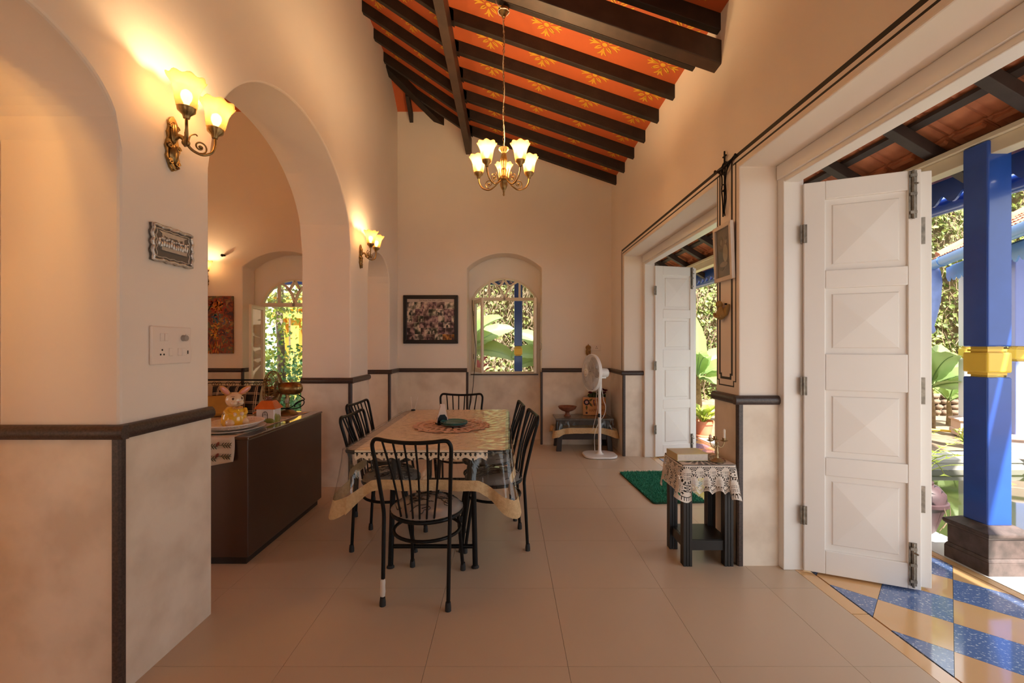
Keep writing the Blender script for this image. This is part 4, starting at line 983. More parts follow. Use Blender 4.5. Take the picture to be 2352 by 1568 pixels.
def sconce(loc, rotz, label, pw=.30, hue=WARM):
    s = thing('wall_sconce', label, 'lamp', loc, rotz, 'two-branch brass wall sconces')
    p = MB(); out = [(0, -.115), (.018, -.100), (.030, -.075), (.040, -.055), (.034, -.035), (.044, -.010), (.036, .012), (.028, .035), (.034, .055), (.024, .080), (.028, .105), (.014, .125), (0, .135)]
    p.prism([(a, b) for a, b in out]+[(-a, b) for a, b in reversed(out[1:-1])], 'x', 0.0, .010)
    p.ball((.012, 0, -.035), (.014, .026, .045), 12, 8); p.ball((.012, 0, .06), (.014, .018, .05), 12, 8)
    for sy in (-1, 1):
        for (c, r0) in (((.014, sy*.022, -.075), .014), ((.014, sy*.026, -.005), .015), ((.014, sy*.018, .085), .013)):
            p.tube(spiral(c, (0, sy, 0), (0, 0, 1), r0, .003, 1.4, 20), .0045, 6)
    p.tube([(.016, -.026, -.09), (.02, 0, -.108), (.016, .026, -.09)], .005, 6); p.build('back_plate', BRASS, s, smooth=45, bevel=.002)
    MB().tube(cr([(.01, 0, .03), (.035, 0, .045), (.055, 0, .035), (.065, 0, .02)], 5), [.010]*16, 10).ball((.066, 0, .016), .017, 12, 8).build('stem', BRASS, s, smooth=60)
    for sy in (-1, 1):
        a = MB().tube(cr([(.066, 0, .016), (.080, sy*.025, -.008), (.105, sy*.055, -.016), (.128, sy*.080, .004), (.136, sy*.092, .040), (.137, sy*.094, .080)], 5), .0062, 9)
        d = Vector((.6, sy*.8, 0)).normalized()
        a.tube(spiral(Vector((.098, sy*.048, .018)), d, (0, 0, 1), .030, .006, 1.35, 26, -pi/2), .0038, 7); a.ball((.098, sy*.048, .018), .008, 8, 6)
        a.tube(cr([(.070, sy*.008, .02), (.075, sy*.016, .055), (.088, sy*.030, .068), (.094, sy*.036, .062)], 4), .0032, 6)
        a.build('arm', BRASS, s, smooth=60)
        shade_parts(s, .137, sy*.094, .112, (sy*-.06, .05), pw=pw, hue=hue)
    return s
sconce((XL+.001, 2.005, 2.275), 0, 'brass wall sconce with two lit glass tulips above the silver relief')
sconce((XL+.001, 4.58, 2.285), 0, 'brass wall sconce with two lit glass tulips between the wide and the narrow arch')
sconce((-4.19, YB-.001, 2.28), -pi/2, 'lit brass sconce seen through the wide arch above the autumn painting')
def chandelier(loc, label, ztop, pw=1.0, hue=WARM):
    c = thing('chandelier', label, 'lamp', loc)
    MB().lathe([(0, .02), (.008, .02), (.010, .035), (.022, .05), (.030, .075), (.028, .095), (.036, .105), (.046, .112), (.046, .124), (.034, .132), (.026, .145), (.027, .185), (.022, .195), (.018, .205), (.026, .25), (.025, .275), (.018, .31), (.014, .325), (.020, .333), (.036, .35), (.040, .362), (.030, .360), (.010, .35), (.006, .372), (0, .372)], 20,
        wob=lambda t, a, r, z: (r*(1+(.10*cos(10*a) if (.60 < t < .82 or t > .86) else 0)), z)).build('column', BRASS, c, smooth=45)
    MB().lathe([(0, -.012), (.005, -.008), (.009, 0), (.006, .012), (.008, .022), (0, .024)], 12).build('finial', BRASS, c, smooth=50)
    for k in range(5):
        a = -pi/2+pi/5+k*2*pi/5; d = Vector((cos(a), sin(a), 0)); Z = Vector((0, 0, 1))
        A = MB().tube(cr([d*.028+Z*.118, d*.075+Z*.072, d*.125+Z*.050, d*.178+Z*.072, d*.205+Z*.115, d*.210+Z*.150], 5), .0058, 9)
        A.tube(spiral(d*.120+Z*.098, d, Z, .036, .007, 1.4, 28, -pi/2), .0036, 7); A.ball(d*.120+Z*.098, .009, 8, 6)
        A.tube(cr([d*.045+Z*.105, d*.050+Z*.14, d*.060+Z*.165, d*.062+Z*.185], 4), .0034, 6)
        A.build('arm', BRASS, c, smooth=60)
        p = d*.210+Z*.186; shade_parts(c, p.x, p.y, p.z, pw=pw, hue=hue)
    m = MB(); z = .372; k = 0; zt = ztop-loc[2]
    while z < zt-.12:
        a = (pi/2)*(k % 2); u = Vector((cos(a), sin(a), 0)); n = 12
        m.tube([u*(.0075*cos(2*pi*i/n))+Vector((0, 0, z+.012+.016*sin(2*pi*i/n))) for i in range(n)], .0017, 5, closed=True); z += .0245; k += 1
    m.build('chain', BRASS, c)
    MB().tube(cr([(.006*sin(i*1.3), .006*cos(i*1.7), .36+(zt-.45)*i/14) for i in range(15)], 4), .0036, 6).build('flex_cord', mat('cream_flex', (.60, .47, .32), .6), c, smooth=60)
    MB().lathe([(0, zt-.135), (.012, zt-.13), (.024, zt-.10), (.040, zt-.085), (.043, zt-.07), (.025, zt-.055), (.010, zt-.05), (.0085, zt), (0, zt)], 18).build('canopy', BRASS, c, smooth=45)
    MB().tube(cr([(.03, -.03, zt-.085), (-.02, -.045, zt-.09), (-.055, -.03, zt-.04), (-.06, -.01, zt+.03), (-.035, 0, zt+.06)], 6), .0032, 6).tube(cr([(.045*cos(q), .045*sin(q), zt-.088) for q in (0, 1.2, 2.4, 3.6, 4.8, 6.0)], 4), .003, 6).build('ceiling_wire', mat('white_wire', (.7, .62, .52), .5), c, smooth=60)
    return c
chandelier((-.027, 3.44, 2.545), 'five-armed brass chandelier with amber tulip shades over the dining table', 4.055)
chandelier((-3.45, 3.45, 2.50), 'five-armed brass chandelier of the sitting room beyond the arches', 5.29, 0.18)
sconce((XLO-.001, 0.66, 2.27), pi, 'brass wall sconce on the sitting room side of the near narrow arch', 5.4, (1.0, .57, .17))

# ------------------------------------------------------------------ on the arch pier
SILV = mat('tarnished_silver', (0.66, 0.63, 0.60), 0.30, 0.6, var=.25, vscale=40, detail=4)
rl = thing('silver_relief', 'tarnished silver relief plaque with a scrolled border below the sconce', 'plaque', (XL, 2.000, 1.818))
W_, H_ = .122, .079
def edge(n=72):
    P = []
    for i in range(n):
        a = 2*pi*i/n; x, z = cos(a), sin(a); s = 1/max(abs(x), abs(z)); r = 1+.035*cos(14*a); P.append((x*s*W_*r, z*s*H_*r))
    return P
MB().prism(edge(), 'x', 0.004, .014).build('back_board', mat('dark_relief_board', (.14, .125, .115), .45, .5), rl)  # board behind the relief, darker than the raised silver
m = MB(); e = edge(); m.tube([(.015, p[0]*.95, p[1]*.94) for p in e], .0075, 7, closed=True); m.tube([(.014, p[0]*.80, p[1]*.76) for p in e], .0035, 6, closed=True)
for i in range(0, 72, 4): m.ball((.017, e[i][0]*.94, e[i][1]*.93), (.006, .009, .009), 8, 5)
m.build('scroll_border', SILV, rl, smooth=60)
m = MB(); rr = random.Random(2)
for i in range(13):
    y = -.084+.0138*i; m.ball((.014, y, rr.uniform(-.006, .004)), (.008, .0075, .018), 8, 6); m.ball((.016, y+rr.uniform(-.002, .002), .022+rr.uniform(-.004, .005)), .0068, 8, 6)
m.bx(.010, .022, -.075, .075, -.030, -.014); m.prism([(-.085, .054), (.085, .054), (.045, .034), (-.045, .034)], 'x', .010, .016)
for y in (-.06, -.03, .03, .06): m.bx(.010, .0155, y-.006, y+.006, .018, .05)
m.build('relief', SILV, rl, smooth=60)
SWP = mat('ivory_plastic', (0.80, 0.70, 0.62), 0.3)
sw = thing('switch_plate', 'white electrical switch plate with sockets on the arch pier', 'switch', (XL, 1.998, 1.372))
MB().bx(0, .012, -.119, .119, -.084, .084).build('cover', SWP, sw, bevel=.006, seg=3)
for (y, z) in ((-.062, .036), (-.038, .036), (-.012, -.030), (.042, -.030), (.066, -.030), (.090, .036)): MB().bx(.010, .0165, y-.0105, y+.0105, z-.017, z+.017).build('rocker', SWP, sw, bevel=.002)
MB().lathe([(0, 0), (.0145, 0), (.013, .02), (0, .021)], 16, M=Matrix.Translation((.011, .064, .034)) @ Matrix.Rotation(pi/2, 4, 'Y')).build('dimmer_knob', mat('grey_knob', (.35, .31, .28), .4), sw, smooth=40)
for (y, z) in ((-.060, -.020), (-.069, -.040), (-.050, -.040)): MB().lathe([(0, 0), (.0042, 0), (.0042, .0006), (0, .0006)], 10, M=Matrix.Translation((.0122, y, z)) @ Matrix.Rotation(pi/2, 4, 'Y')).build('socket_hole', BLACKM, sw)
MB().bx(.010, .0128, .086, .103, -.045, -.018).build('usb_port', SWP, sw, bevel=.001); MB().bx(.0125, .0132, .091, .098, -.040, -.024).build('port_slot', BLACKM, sw)

# ------------------------------------------------------------------ cabinet in the wide arch and what stands on it
CAB = mat('dark_brown_laminate', (0.060, 0.030, 0.019), 0.28, var=.25, vscale=2.0)
cb = thing('cabinet', 'low dark brown cabinet standing in the wide arch', 'cabinet', (-1.84, 3.30, 0))
MB().bx(-.225, .225, -.545, .545, .05, .785).build('body', CAB, cb, bevel=.006)
MB().bx(-.205, .20, -.52, .52, 0, .05).build('plinth', mat('black_plinth', (.015, .01, .008), .5), cb)
MB().bx(-.229, .230, -.550, .550, .785, .802).build('top', mat('glossy_brown_top', (.075, .036, .022), .10, coat=.6), cb, bevel=.004)
RUN = mat('block_print_cotton', (0.66, 0.57, 0.46), 0.85, bump=.2, bscale=200)
ru = thing('table_runner', 'block printed cotton runner with red flowers hanging over the cabinet end', 'runner', (-1.84, 3.30, .803))
MB().grid(lambda u, v: (-.19+.335*u, -.551+1.04*v, .0012+.0006*sin(v*30)), 4, 20).build('top_cloth', RUN, ru, solid=.0015)
MB().grid(lambda u, v: (-.19+.335*u+.006*sin(v*3), -.5535-.012*v-.006*v*sin(u*7), .0012-v*(.215-.065*u)), 8, 8).build('hanging_end', RUN, ru, solid=.0015, smooth=60)
m = MB(); m.bx(-.192, .147, -.555, -.551, -.0005, .003)
BRED = mat('brick_red_print', (.26, .06, .035), .85); BGRN = mat('olive_print', (.07, .075, .035), .85)
for (x, z) in ((.085, -.048), (.082, -.118), (.0, -.055), (-.005, -.13)):
    f = MB(); g_ = MB()
    for k in range(6): a = pi*.55+k*.35; f.prism([(x-.026+.004*cos(a), z+.004*sin(a)), (x-.026+.018*cos(a-.16), z+.018*sin(a-.16)), (x-.026+.022*cos(a), z+.022*sin(a)), (x-.026+.018*cos(a+.16), z+.018*sin(a+.16))], 'y', -.5705, -.566)
    for k in range(7):
        xx = x-.012+.008*k; s = (-1)**k; g_.prism([(xx, z), (xx+.010, z+s*.007), (xx+.016, z+s*.018), (xx+.006, z+s*.010)], 'y', -.5705, -.566)
    g_.bx(x-.03, x+.05, -.5705, -.566, z-.001, z+.001); f.build('printed_flower', BRED, ru); g_.build('printed_leaf', BGRN, ru)
for k in range(14):
    y = -.50+.07*k; m = MB(); m.bx(-.16, .12, y, y+.018, .0024, .0030); m.build('printed_band', BRED if k % 3 else BGRN, ru)
TRAYW = mat('white_plastic', (.74, .68, .62), .35)
ZC = .8072
t1 = thing('flat_tray', 'flat white oval tray under the perforated one on the cabinet', 'tray', (-1.835, 2.985, ZC))
def oval(mb, prof, a=1.0, b=1.3, n=48): return mb.lathe(prof, n, wob=lambda t, an, r, z: (r*(1/sqrt((cos(an)/a)**2+(sin(an)/b)**2)), z))
oval(MB(), [(0, 0), (.135, 0), (.158, .012), (.170, .016), (.170, .019), (.156, .0155), (.134, .004), (0, .004)]).build('body', TRAYW, t1, smooth=45)
t2 = thing('perforated_tray', 'white oval tray with a slotted rim holding the rabbit jar', 'tray', (-1.835, 2.985, ZC+.0195))
oval(MB(), [(0, 0), (.118, 0), (.118, .004), (0, .004)]).build('base', TRAYW, t2, smooth=45)
m = MB(); NB = 192
def rimp(u, v): a = 2*pi*u; r = (.118+.042*v)/sqrt(cos(a)**2+(sin(a)/1.3)**2); return (r*cos(a), r*sin(a), .001+.030*v)
m.grid(rimp, NB, 10, lambda u, v: not ((.2 < v < .45 or .55 < v < .8) and ((u*64) % 1) < .5)); m.build('slotted_rim', TRAYW, t2, solid=.003)
m = MB(); m.tube([rimp(i/64, 1.0) for i in range(64)], .004, 6, closed=True); m.build('rim_edge', TRAYW, t2, smooth=60)
# ceramic rabbit jar, facing +x locally
CER = mat('glazed_cream', (.78, .62, .42), .12, coat=.6, var=.12, vscale=7); CYEL = mat('glazed_yellow', (.80, .48, .035), .12, coat=.6, var=.1, vscale=8)
EARP = mat('ear_pink', (.72, .30, .22), .2, coat=.4); CBRN = mat('glaze_brown', (.10, .045, .02), .2); CORG = mat('glaze_tan', (.62, .30, .09), .15, coat=.5)
rb = thing('rabbit_jar', 'cream ceramic rabbit jar in a yellow jersey on the slotted tray', 'jar', (-1.838, 2.975, ZC+.0242), radians(-38))
MB().lathe([(0, 0), (.062, 0), (.074, .015), (.078, .04), (.072, .075), (.060, .105), (.046, .125), (.036, .133), (0, .134)], 28).build('body', CYEL, rb, smooth=60)
h = MB().ball((0, 0, 0), (.058, .054, .050), 24, 16); h.ball((.046, .018, -.016), (.020, .022, .018), 14, 10); h.ball((.046, -.018, -.016), (.020, .022, .018), 14, 10)
hd = h.build('head', CER, rb, loc=(.006, 0, .175), smooth=80)
MB().ball((.064, 0, -.008), (.006, .006, .004), 8, 6).build('nose', EARP, hd, smooth=60)
for sy in (-1, 1): MB().ball((.047, sy*.026, .012), (.006, .007, .009), 10, 8).build('eye', CBRN, hd, smooth=60)
m = MB()
for sy in (-1, 1): m.tube(cr([(.052, sy*.018, .026), (.046, sy*.030, .029), (.038, sy*.038, .026)], 4), .0013, 5)
m.tube(cr([(.067, 0, -.014), (.066, .008, -.022), (.062, .014, -.020)], 4), .001, 5).tube(cr([(.067, 0, -.014), (.066, -.008, -.022), (.062, -.014, -.020)], 4), .001, 5).build('brows_and_mouth', CBRN, hd)
for sy, rx, rz_ in ((1, -.95, .2), (-1, .75, -.1)):
    M = Matrix.Translation((-.004, sy*.032, .038)) @ Matrix.Rotation(rx, 4, 'X') @ Matrix.Rotation(.1, 4, 'Y')
    e = MB().ball((0, 0, .038), (.010, .021, .046), 14, 10, M).build('ear', CORG, hd, smooth=80)
    MB().ball((.006, 0, .040), (.0065, .015, .036), 12, 8, M).build('inner_ear', EARP, e, smooth=80)
for sy in (-1, 1):
    MB().ball((.048, sy*.044, .030), (.040, .026, .027), 14, 10).build('foot', CER, rb, smooth=80)
    MB().tube(cr([(.020, sy*.058, .108), (.048, sy*.052, .088), (.066, sy*.026, .084)], 5), [.016-.0005*i for i in range(11)], 10).build('arm', CYEL, rb, smooth=80)
    MB().ball((.066, sy*.022, .085), (.013, .014, .014), 10, 8).build('paw', CER, rb, smooth=80)
MB().ball((.0, -.063, .085), (.018, .006, .020), 12, 8).build('spot', mat('olive_spot', (.22, .12, .02), .2, coat=.5), rb, smooth=80)
m = MB().tube(cr([(.045, .0, .128), (.056, .018, .134), (.060, .030, .128), (.054, .012, .122), (.056, -.012, .122), (.062, -.030, .128), (.057, -.018, .134), (.046, 0, .128)], 4), .0042, 6); m.build('bow', CORG, rb, smooth=60)
MB().ball((-.074, 0, .035), .022, 12, 8).build('tail', CER, rb, smooth=80)
# little house jar
hj = thing('house_jar', 'white ceramic cottage jar with an orange roof on the cabinet', 'jar', (-1.775, 3.29, ZC))
CW = mat('glazed_white', (.74, .68, .62), .14, coat=.6); COR = mat('glazed_orange', (.62, .15, .03), .18, coat=.5, var=.25, vscale=20); CGR = mat('glazed_moss', (.26, .27, .045), .2, coat=.5, var=.4, vscale=12)
MB().bx(-.066, .066, -.050, .050, 0, .105).build('walls', CW, hj, bevel=.004)
MB().bx(-.092, -.062, -.034, .034, 0, .070).build('annex', mat('glaze_ochre', (.30, .15, .04), .3), hj, bevel=.003)
MB().prism([(-.097, .070), (-.060, .088), (-.060, .078), (-.097, .060)], 'y', -.042, .042).build('annex_roof', COR, hj)
rf = MB(); b_ = [(-.080, -.064, .098), (.080, -.064, .098), (.080, .064, .098), (-.080, .064, .098)]; t_ = [(-.042, -.030, .158), (.042, -.030, .158), (.042, .030, .158), (-.042, .030, .158)]
rf.add(b_+t_, [(0,1,5,4), (1,2,6,5), (2,3,7,6), (3,0,4,7), (4,5,6,7), (0,1,2,3)]); rf.build('roof', COR, hj, bevel=.003)
MB().lathe([(0, .155), (.026, .155), (.028, .165), (.022, .168), (.020, .176), (.036, .182), (.034, .187), (0, .187)], 18).build('stopper', mat('glaze_redbrown', (.17, .06, .04), .2, coat=.4), hj, smooth=40)
w = MB(); w.tube([(-.018, -.0515, .020), (-.018, -.0515, .062), (-.012, -.0515, .076), (0, -.0515, .081), (.012, -.0515, .076), (.018, -.0515, .062), (.018, -.0515, .020), (-.018, -.0515, .020)], .0016, 5)
w.tube([(-.018, -.0515, .056), (.018, -.0515, .056)], .0012, 5); w.tube([(0, -.0515, .056), (0, -.0515, .080)], .0012, 5); w.build('window', BLACKM, hj)
m = MB(); m.ball((.030, -.050, .010), (.040, .006, .022), 12, 8); m.ball((.066, 0, .018), (.006, .046, .036), 12, 8); m.ball((.067, -.028, .038), (.005, .018, .028), 10, 6); m.build('painted_bush', CGR, hj, smooth=80)
# brass table fan, axis towards -x
bf = thing('brass_fan', 'antique brass table fan with a wire cage on the cabinet', 'fan', (-1.80, 3.62, ZC), radians(6))
MB().lathe([(0, 0), (.078, 0), (.080, .010), (.066, .022), (.046, .034), (.030, .042), (0, .044)], 28).build('base', BRASS, bf, smooth=45)
MB().lathe([(0, .04), (.016, .04), (.014, .10), (.018, .13), (.014, .15), (.016, .165), (0, .17)], 16, (.0, 0, 0)).build('stand', BRASS, bf, smooth=45)
MB().ball((.0, -.016, .115), (.016, .006, .022), 12, 8).build('badge', mat('badge_enamel', (.45, .38, .28), .3), bf, smooth=60)
My = Matrix.Translation((.02, 0, .215)) @ Matrix.Rotation(pi/2, 4, 'Y')
MB().lathe([(0, -.075), (.035, -.075), (.050, -.06), (.052, .0), (.052, .05), (.046, .075), (.032, .090), (.012, .098), (0, .099)], 24, M=My).build('motor', BRASS, bf, smooth=45)
MB().lathe([(0, 0), (.004, 0), (.004, .012), (.012, .014), (.011, .018), (0, .018)], 10, (.035, 0, .266)).build('oscillator_knob', BRASS, bf)
cx = -.115
def cage(sg, n=34):
    m = MB(); Mc = Matrix.Translation((cx, 0, .212))
    for k in range(n):
        a = 2*pi*k/n; pts = []
        for t, r in ((.0, .145), (.35, .140), (.7, .105), (.95, .055), (1.0, .03)): pts.append(Mc @ Vector((sg*t*.055, r*cos(a), r*sin(a))))
        m.tube(cr(pts, 3), .0021, 5)
    for t, r, w_ in ((.0, .146, .0034), (.45, .133, .002), (.8, .09, .002), (1.0, .032, .003)): m.tube([Mc @ Vector((sg*t*.055, r*cos(2*pi*i/40), r*sin(2*pi*i/40))) for i in range(40)], w_, 6, closed=True)
    return m
cage(-1).build('front_guard', BRASS, bf); cage(1).build('rear_guard', BRASS, bf)
for k in range(4):
    a = k*pi/2+.4; m = MB()
    def bl(u, v): r = .025+.10*u; w_ = (.012+.045*sin(pi*min(1, .15+u*.75)))*(v-.5)*2; return (cx+w_*.45, r*cos(a)-w_*sin(a), .212+r*sin(a)+w_*cos(a))
    m.grid(bl, 6, 4); m.build('blade', BRASS, bf, solid=.0015, smooth=60)
MB().lathe([(0, -.03), (.02, -.028), (.024, 0), (.02, .02), (0, .02)], 14, M=Matrix.Translation((cx, 0, .212)) @ Matrix.Rotation(pi/2, 4, 'Y')).build('hub', BRASS, bf, smooth=50)
MB().tube(cr([(.085, 0, .165), (.115, -.01, .145), (.140, -.02, .125), (.110, -.03, .110), (.07, -.03, .085), (.03, -.04, .06), (-.04, -.045, .058), (.03, -.05, .052), (.10, -.04, .06), (.135, -.02, .09), (.12, 0, .118), (.06, .01, .09), (.05, .02, .06)], 6), .0042, 7).build('cord', BLACKM, bf, smooth=60)
# ------------------------------------------------------------------ sitting room beyond the wide arch
PLAID, nt, b_ = _nodes('plaid_cotton'); b_.inputs['Roughness'].default_value = .9
tc = nt.nodes.new('ShaderNodeTexCoord'); sp = nt.nodes.new('ShaderNodeSeparateXYZ'); nt.links.new(tc.outputs['Object'], sp.inputs[0])
def band(sock, per, lo, hi):
    a = nt.nodes.new('ShaderNodeMath'); a.operation = 'MULTIPLY'; a.inputs[1].default_value = 1/per; nt.links.new(sock, a.inputs[0])
    f = nt.nodes.new('ShaderNodeMath'); f.operation = 'FRACT'; nt.links.new(a.outputs[0], f.inputs[0])
    g = nt.nodes.new('ShaderNodeMath'); g.operation = 'COMPARE'; g.inputs[1].default_value = (lo+hi)/2; g.inputs[2].default_value = (hi-lo)/2; nt.links.new(f.outputs[0], g.inputs[0]); return g.outputs[0]
def mixc(fac, c1, c2):
    m = nt.nodes.new('ShaderNodeMix'); m.data_type = 'RGBA'; nt.links.new(fac, m.inputs[0])
    for i, c in ((6, c1), (7, c2)):
        if isinstance(c, tuple): m.inputs[i].default_value = (*c, 1)
        else: nt.links.new(c, m.inputs[i])
    return m.outputs[2]
c = mixc(band(sp.outputs[0], .115, .0, .42), (.010, .010, .014), (.045, .032, .03)); c = mixc(band(sp.outputs[2], .115, .0, .42), c, (.014, .012, .014))
for k in (0, 2):
    for lo in (.17, .32): c = mixc(band(sp.outputs[k], .115, lo, lo+.06), c, (.55, .42, .30))
nt.links.new(c, b_.inputs['Base Color'])
MUST = mat('mustard_cotton', (.42, .235, .05), .9, var=.15, vscale=9, bump=.3, bscale=90)
bn = thing('iron_bench', 'black iron bench with a scrolled back in the sitting room', 'bench', (-3.95, 5.55, 0))
f = MB(); x0, x1, zt = -.82, .80, .925
f.tube(cr([(x0, .18, .42), (x0, .2, .85)], 2)+cr([(x0, .2, .86), (x0+.012, .2, .908), (x0+.05, .2, zt), (x1-.05, .2, zt), (x1-.012, .2, .908), (x1, .2, .86)], 4)+[(x1, .18, .42)], .011, 8)
f.tube([(x0, .2, .885), (x1, .2, .885)], .005, 6).tube([(x0, .19, .50), (x1, .19, .50)], .008, 6); f.build('back_frame', BLACKM, bn, smooth=60)
for k in range(9):
    xx = x0+.09+.18*k; MB().tube(spiral((xx-.035, .2, .868), (1, 0, 0), (0, 0, 1), .038, .008, 1.2, 20, 0), .0032, 5).tube(spiral((xx+.035, .2, .868), (-1, 0, 0), (0, 0, 1), .038, .008, 1.2, 20, 0), .0032, 5).build('scroll', BLACKM, bn, smooth=60)
for sx in (x0, x1):
    for yy in (-.38, .18): MB().tube([(sx, yy, 0), (sx, yy, .42)], .014, 8).build('leg', BLACKM, bn, smooth=60)
MB().bx(x0, x1, -.40, .18, .39, .42).build('seat_frame', BLACKM, bn); MB().bx(x0+.01, x1-.01, -.40, .15, .42, .50).build('seat_cushion', PLAID, bn, bevel=.02, seg=3)
def pillow(name, label, loc, w, h, d, rot, m_, cat='cushion', group=None):
    def fn(s):
        def g(u, v):
            a, b2 = 2*u-1, 2*v-1; t = max(0, (1-a*a)*(1-b2*b2))**.38
            k = 1-.06*(1-abs(a))*1-.0; return (a*w/2*(1-.05*(1-b2*b2)), s*d/2*t, b2*h/2*(1-.05*(1-a*a))+h/2)
        return g
    m = MB(); m.grid(fn(1), 16, 16); m.grid(fn(-1), 16, 16)
    o = m.build(name, m_, smooth=80, weld=True, loc=loc, rot=rot); return tag(o, label, cat, group)
pillow('plaid_cushion', 'black plaid cushion at the bench end by the garden window', (-3.47, 5.60, .50), .62, .38, .16, (radians(-14), 0, radians(3)), PLAID)
pillow('plaid_cushion', 'black plaid cushion standing half hidden behind the arch pier on the bench', (-4.14, 5.60, .50), .62, .40, .16, (radians(-12), 0, radians(-4)), PLAID)
pillow('mustard_cushion', 'mustard yellow cushion behind the rabbit jar', (-3.50, 5.38, .505), .46, .28, .13, (radians(-22), radians(-3), radians(2)), MUST)
pillow('mustard_cushion', 'mustard yellow cushion at the pier edge in front of the plaid cushion', (-4.12, 5.38, .505), .44, .28, .13, (radians(-22), 0, radians(-3)), MUST)
pa_ = thing('autumn_painting', 'unframed canvas of an orange autumn tree beside the garden window recess', 'painting', (-4.085, YB-.003, 1.665))
MB().bx(-.30, .285, -.030, 0, -.40, .395).build('canvas', ramp_mat('autumn_paint', [(.28, (.02, .025, .03)), (.40, (.10, .02, .01)), (.48, (.30, .06, .01)), (.55, (.05, .10, .05)), (.62, (.45, .20, .02)), (.70, (.04, .09, .16)), (.80, (.50, .32, .06))], 9, .45, 8, distort=1.2), pa_, bevel=.004)
rr = random.Random(11); strokes = {}
def dab(x, z, w, h, a, key):
    c_, s_ = cos(a), sin(a); strokes.setdefault(key, MB()).prism([(x+w*u*c_-h*v*s_, z+w*u*s_+h*v*c_) for u, v in ((-.5, -.3), (-.2, -.5), (.3, -.45), (.5, .1), (.25, .5), (-.35, .45))], 'y', -.0325, -.029)
for q in range(90): r, a = .11*sqrt(rr.random()), rr.uniform(0, 6.3); dab(.075+r*cos(a), .26+r*sin(a)*.9, .035, .014, a, 'orange' if r < .075 else 'red')
for q in range(40): dab(-.15+rr.gauss(0, .035), rr.uniform(-.02, .30), .03, .013, rr.uniform(0, 3), rr.choice(['lime', 'green', 'yellow']))
for q in range(34): dab(.06+rr.gauss(0, .03), rr.uniform(-.20, .02), .035, .016, rr.uniform(-.5, .5), 'yellow' if q % 3 else 'orange')
for q in range(26): dab(.06+rr.gauss(0, .035), rr.uniform(.02, .14), .03, .012, rr.uniform(0, 3), rr.choice(['teal', 'blue']))
for q in range(40): dab(rr.uniform(.08, .27), rr.uniform(-.15, .2), .022, .009, rr.uniform(0, 3), rr.choice(['blue', 'red', 'red', 'white', 'orange']))
for q in range(40): dab(.05+rr.gauss(0, .05), rr.uniform(-.39, -.24), .010, .05, rr.uniform(-.1, .1), rr.choice(['orange', 'red', 'yellow']))
for q in range(40): dab(-.20+rr.gauss(0, .06), rr.uniform(-.38, -.02), .02, .03, rr.uniform(-.3, .3), 'red')
for t_ in range(12): dab(-.075+.003*sin(t_), -.12+.028*t_, .045-.0018*t_, .04, 0, 'dark')
for q in range(10): dab(-.075-.010*q*.6, .20+.012*q, .03, .018, 2.3, 'dark'); dab(-.06+.011*q*.7, .18+.014*q, .03, .015, .9, 'dark')
PC = dict(orange=(.85, .27, .02), red=(.48, .055, .012), lime=(.52, .52, .06), green=(.05, .20, .05), yellow=(.85, .50, .06), teal=(.15, .34, .36), blue=(.03, .10, .22), white=(.55, .50, .42), dark=(.022, .014, .012))
for k, m in strokes.items(): o = m.build('paint_strokes', mat('paint_'+k, PC[k], .4, var=.3, vscale=30), pa_); o['kind'] = 'stuff'
hk = MB().bx(-.015, .018, -.05, 0, -.012, .012).ball((.004, -.05, -.006), .020, 10, 8); tag(hk.build('wall_hook', BLACKM, loc=(-3.94, YB, 2.625)), 'small black fitting on the wall above the garden window recess', 'hook')

# ------------------------------------------------------------------ end wall: collage, socket, carving, cord
cf = thing('collage_frame', 'wide dark frame with a collage of many small photographs', 'picture', (-1.062, YB, 1.737))
DFR = mat('dark_frame_wood', (.010, .006, .005), .45, var=.4, vscale=12)
w_, h_, fw = .380, .336, .052
for nm, pts in (('top', [(-w_, h_), (w_, h_), (w_-fw, h_-fw), (-w_+fw, h_-fw)]), ('bottom', [(-w_, -h_), (w_, -h_), (w_-fw, -h_+fw), (-w_+fw, -h_+fw)]), ('side', [(-w_, -h_), (-w_, h_), (-w_+fw, h_-fw), (-w_+fw, -h_+fw)]), ('side', [(w_, -h_), (w_, h_), (w_-fw, h_-fw), (w_-fw, -h_+fw)])):
    MB().prism(pts, 'y', -.032, -.002).build('frame_'+nm, DFR, cf, bevel=.006)
PAPER = mat('print_paper', (.55, .44, .38), .6)
MB().bx(-w_+fw-.005, w_-fw+.005, -.014, -.004, -h_+fw-.005, h_-fw+.005).build('sheet', PAPER, cf)
cols = [[(p, tuple(min(.8, v*(.35 if i == 0 else .9 if i == 1 else 1.35)) for v in c_)) for i, (p, c_) in enumerate(q)] for q in [[(.40, (.10, .05, .05)), (.5, (.25, .15, .14)), (.62, (.50, .38, .32))], [(.42, (.04, .05, .03)), (.5, (.22, .20, .14)), (.60, (.52, .44, .36))], [(.42, (.06, .025, .035)), (.5, (.16, .08, .10)), (.60, (.34, .22, .20))], [(.40, (.16, .14, .13)), (.5, (.40, .33, .28)), (.60, (.56, .46, .38))], [(.35, (.05, .03, .01)), (.5, (.28, .10, .02)), (.65, (.55, .26, .05))]]]
pm = [ramp_mat('photo_print_%d' % i, c_, 9+3*i, .5, 5) for i, c_ in enumerate(cols)]
rr = random.Random(21); gx0, gx1, gz0, gz1 = -w_+fw, w_-fw, -h_+fw, h_-fw-.042
z = gz0; row = 0
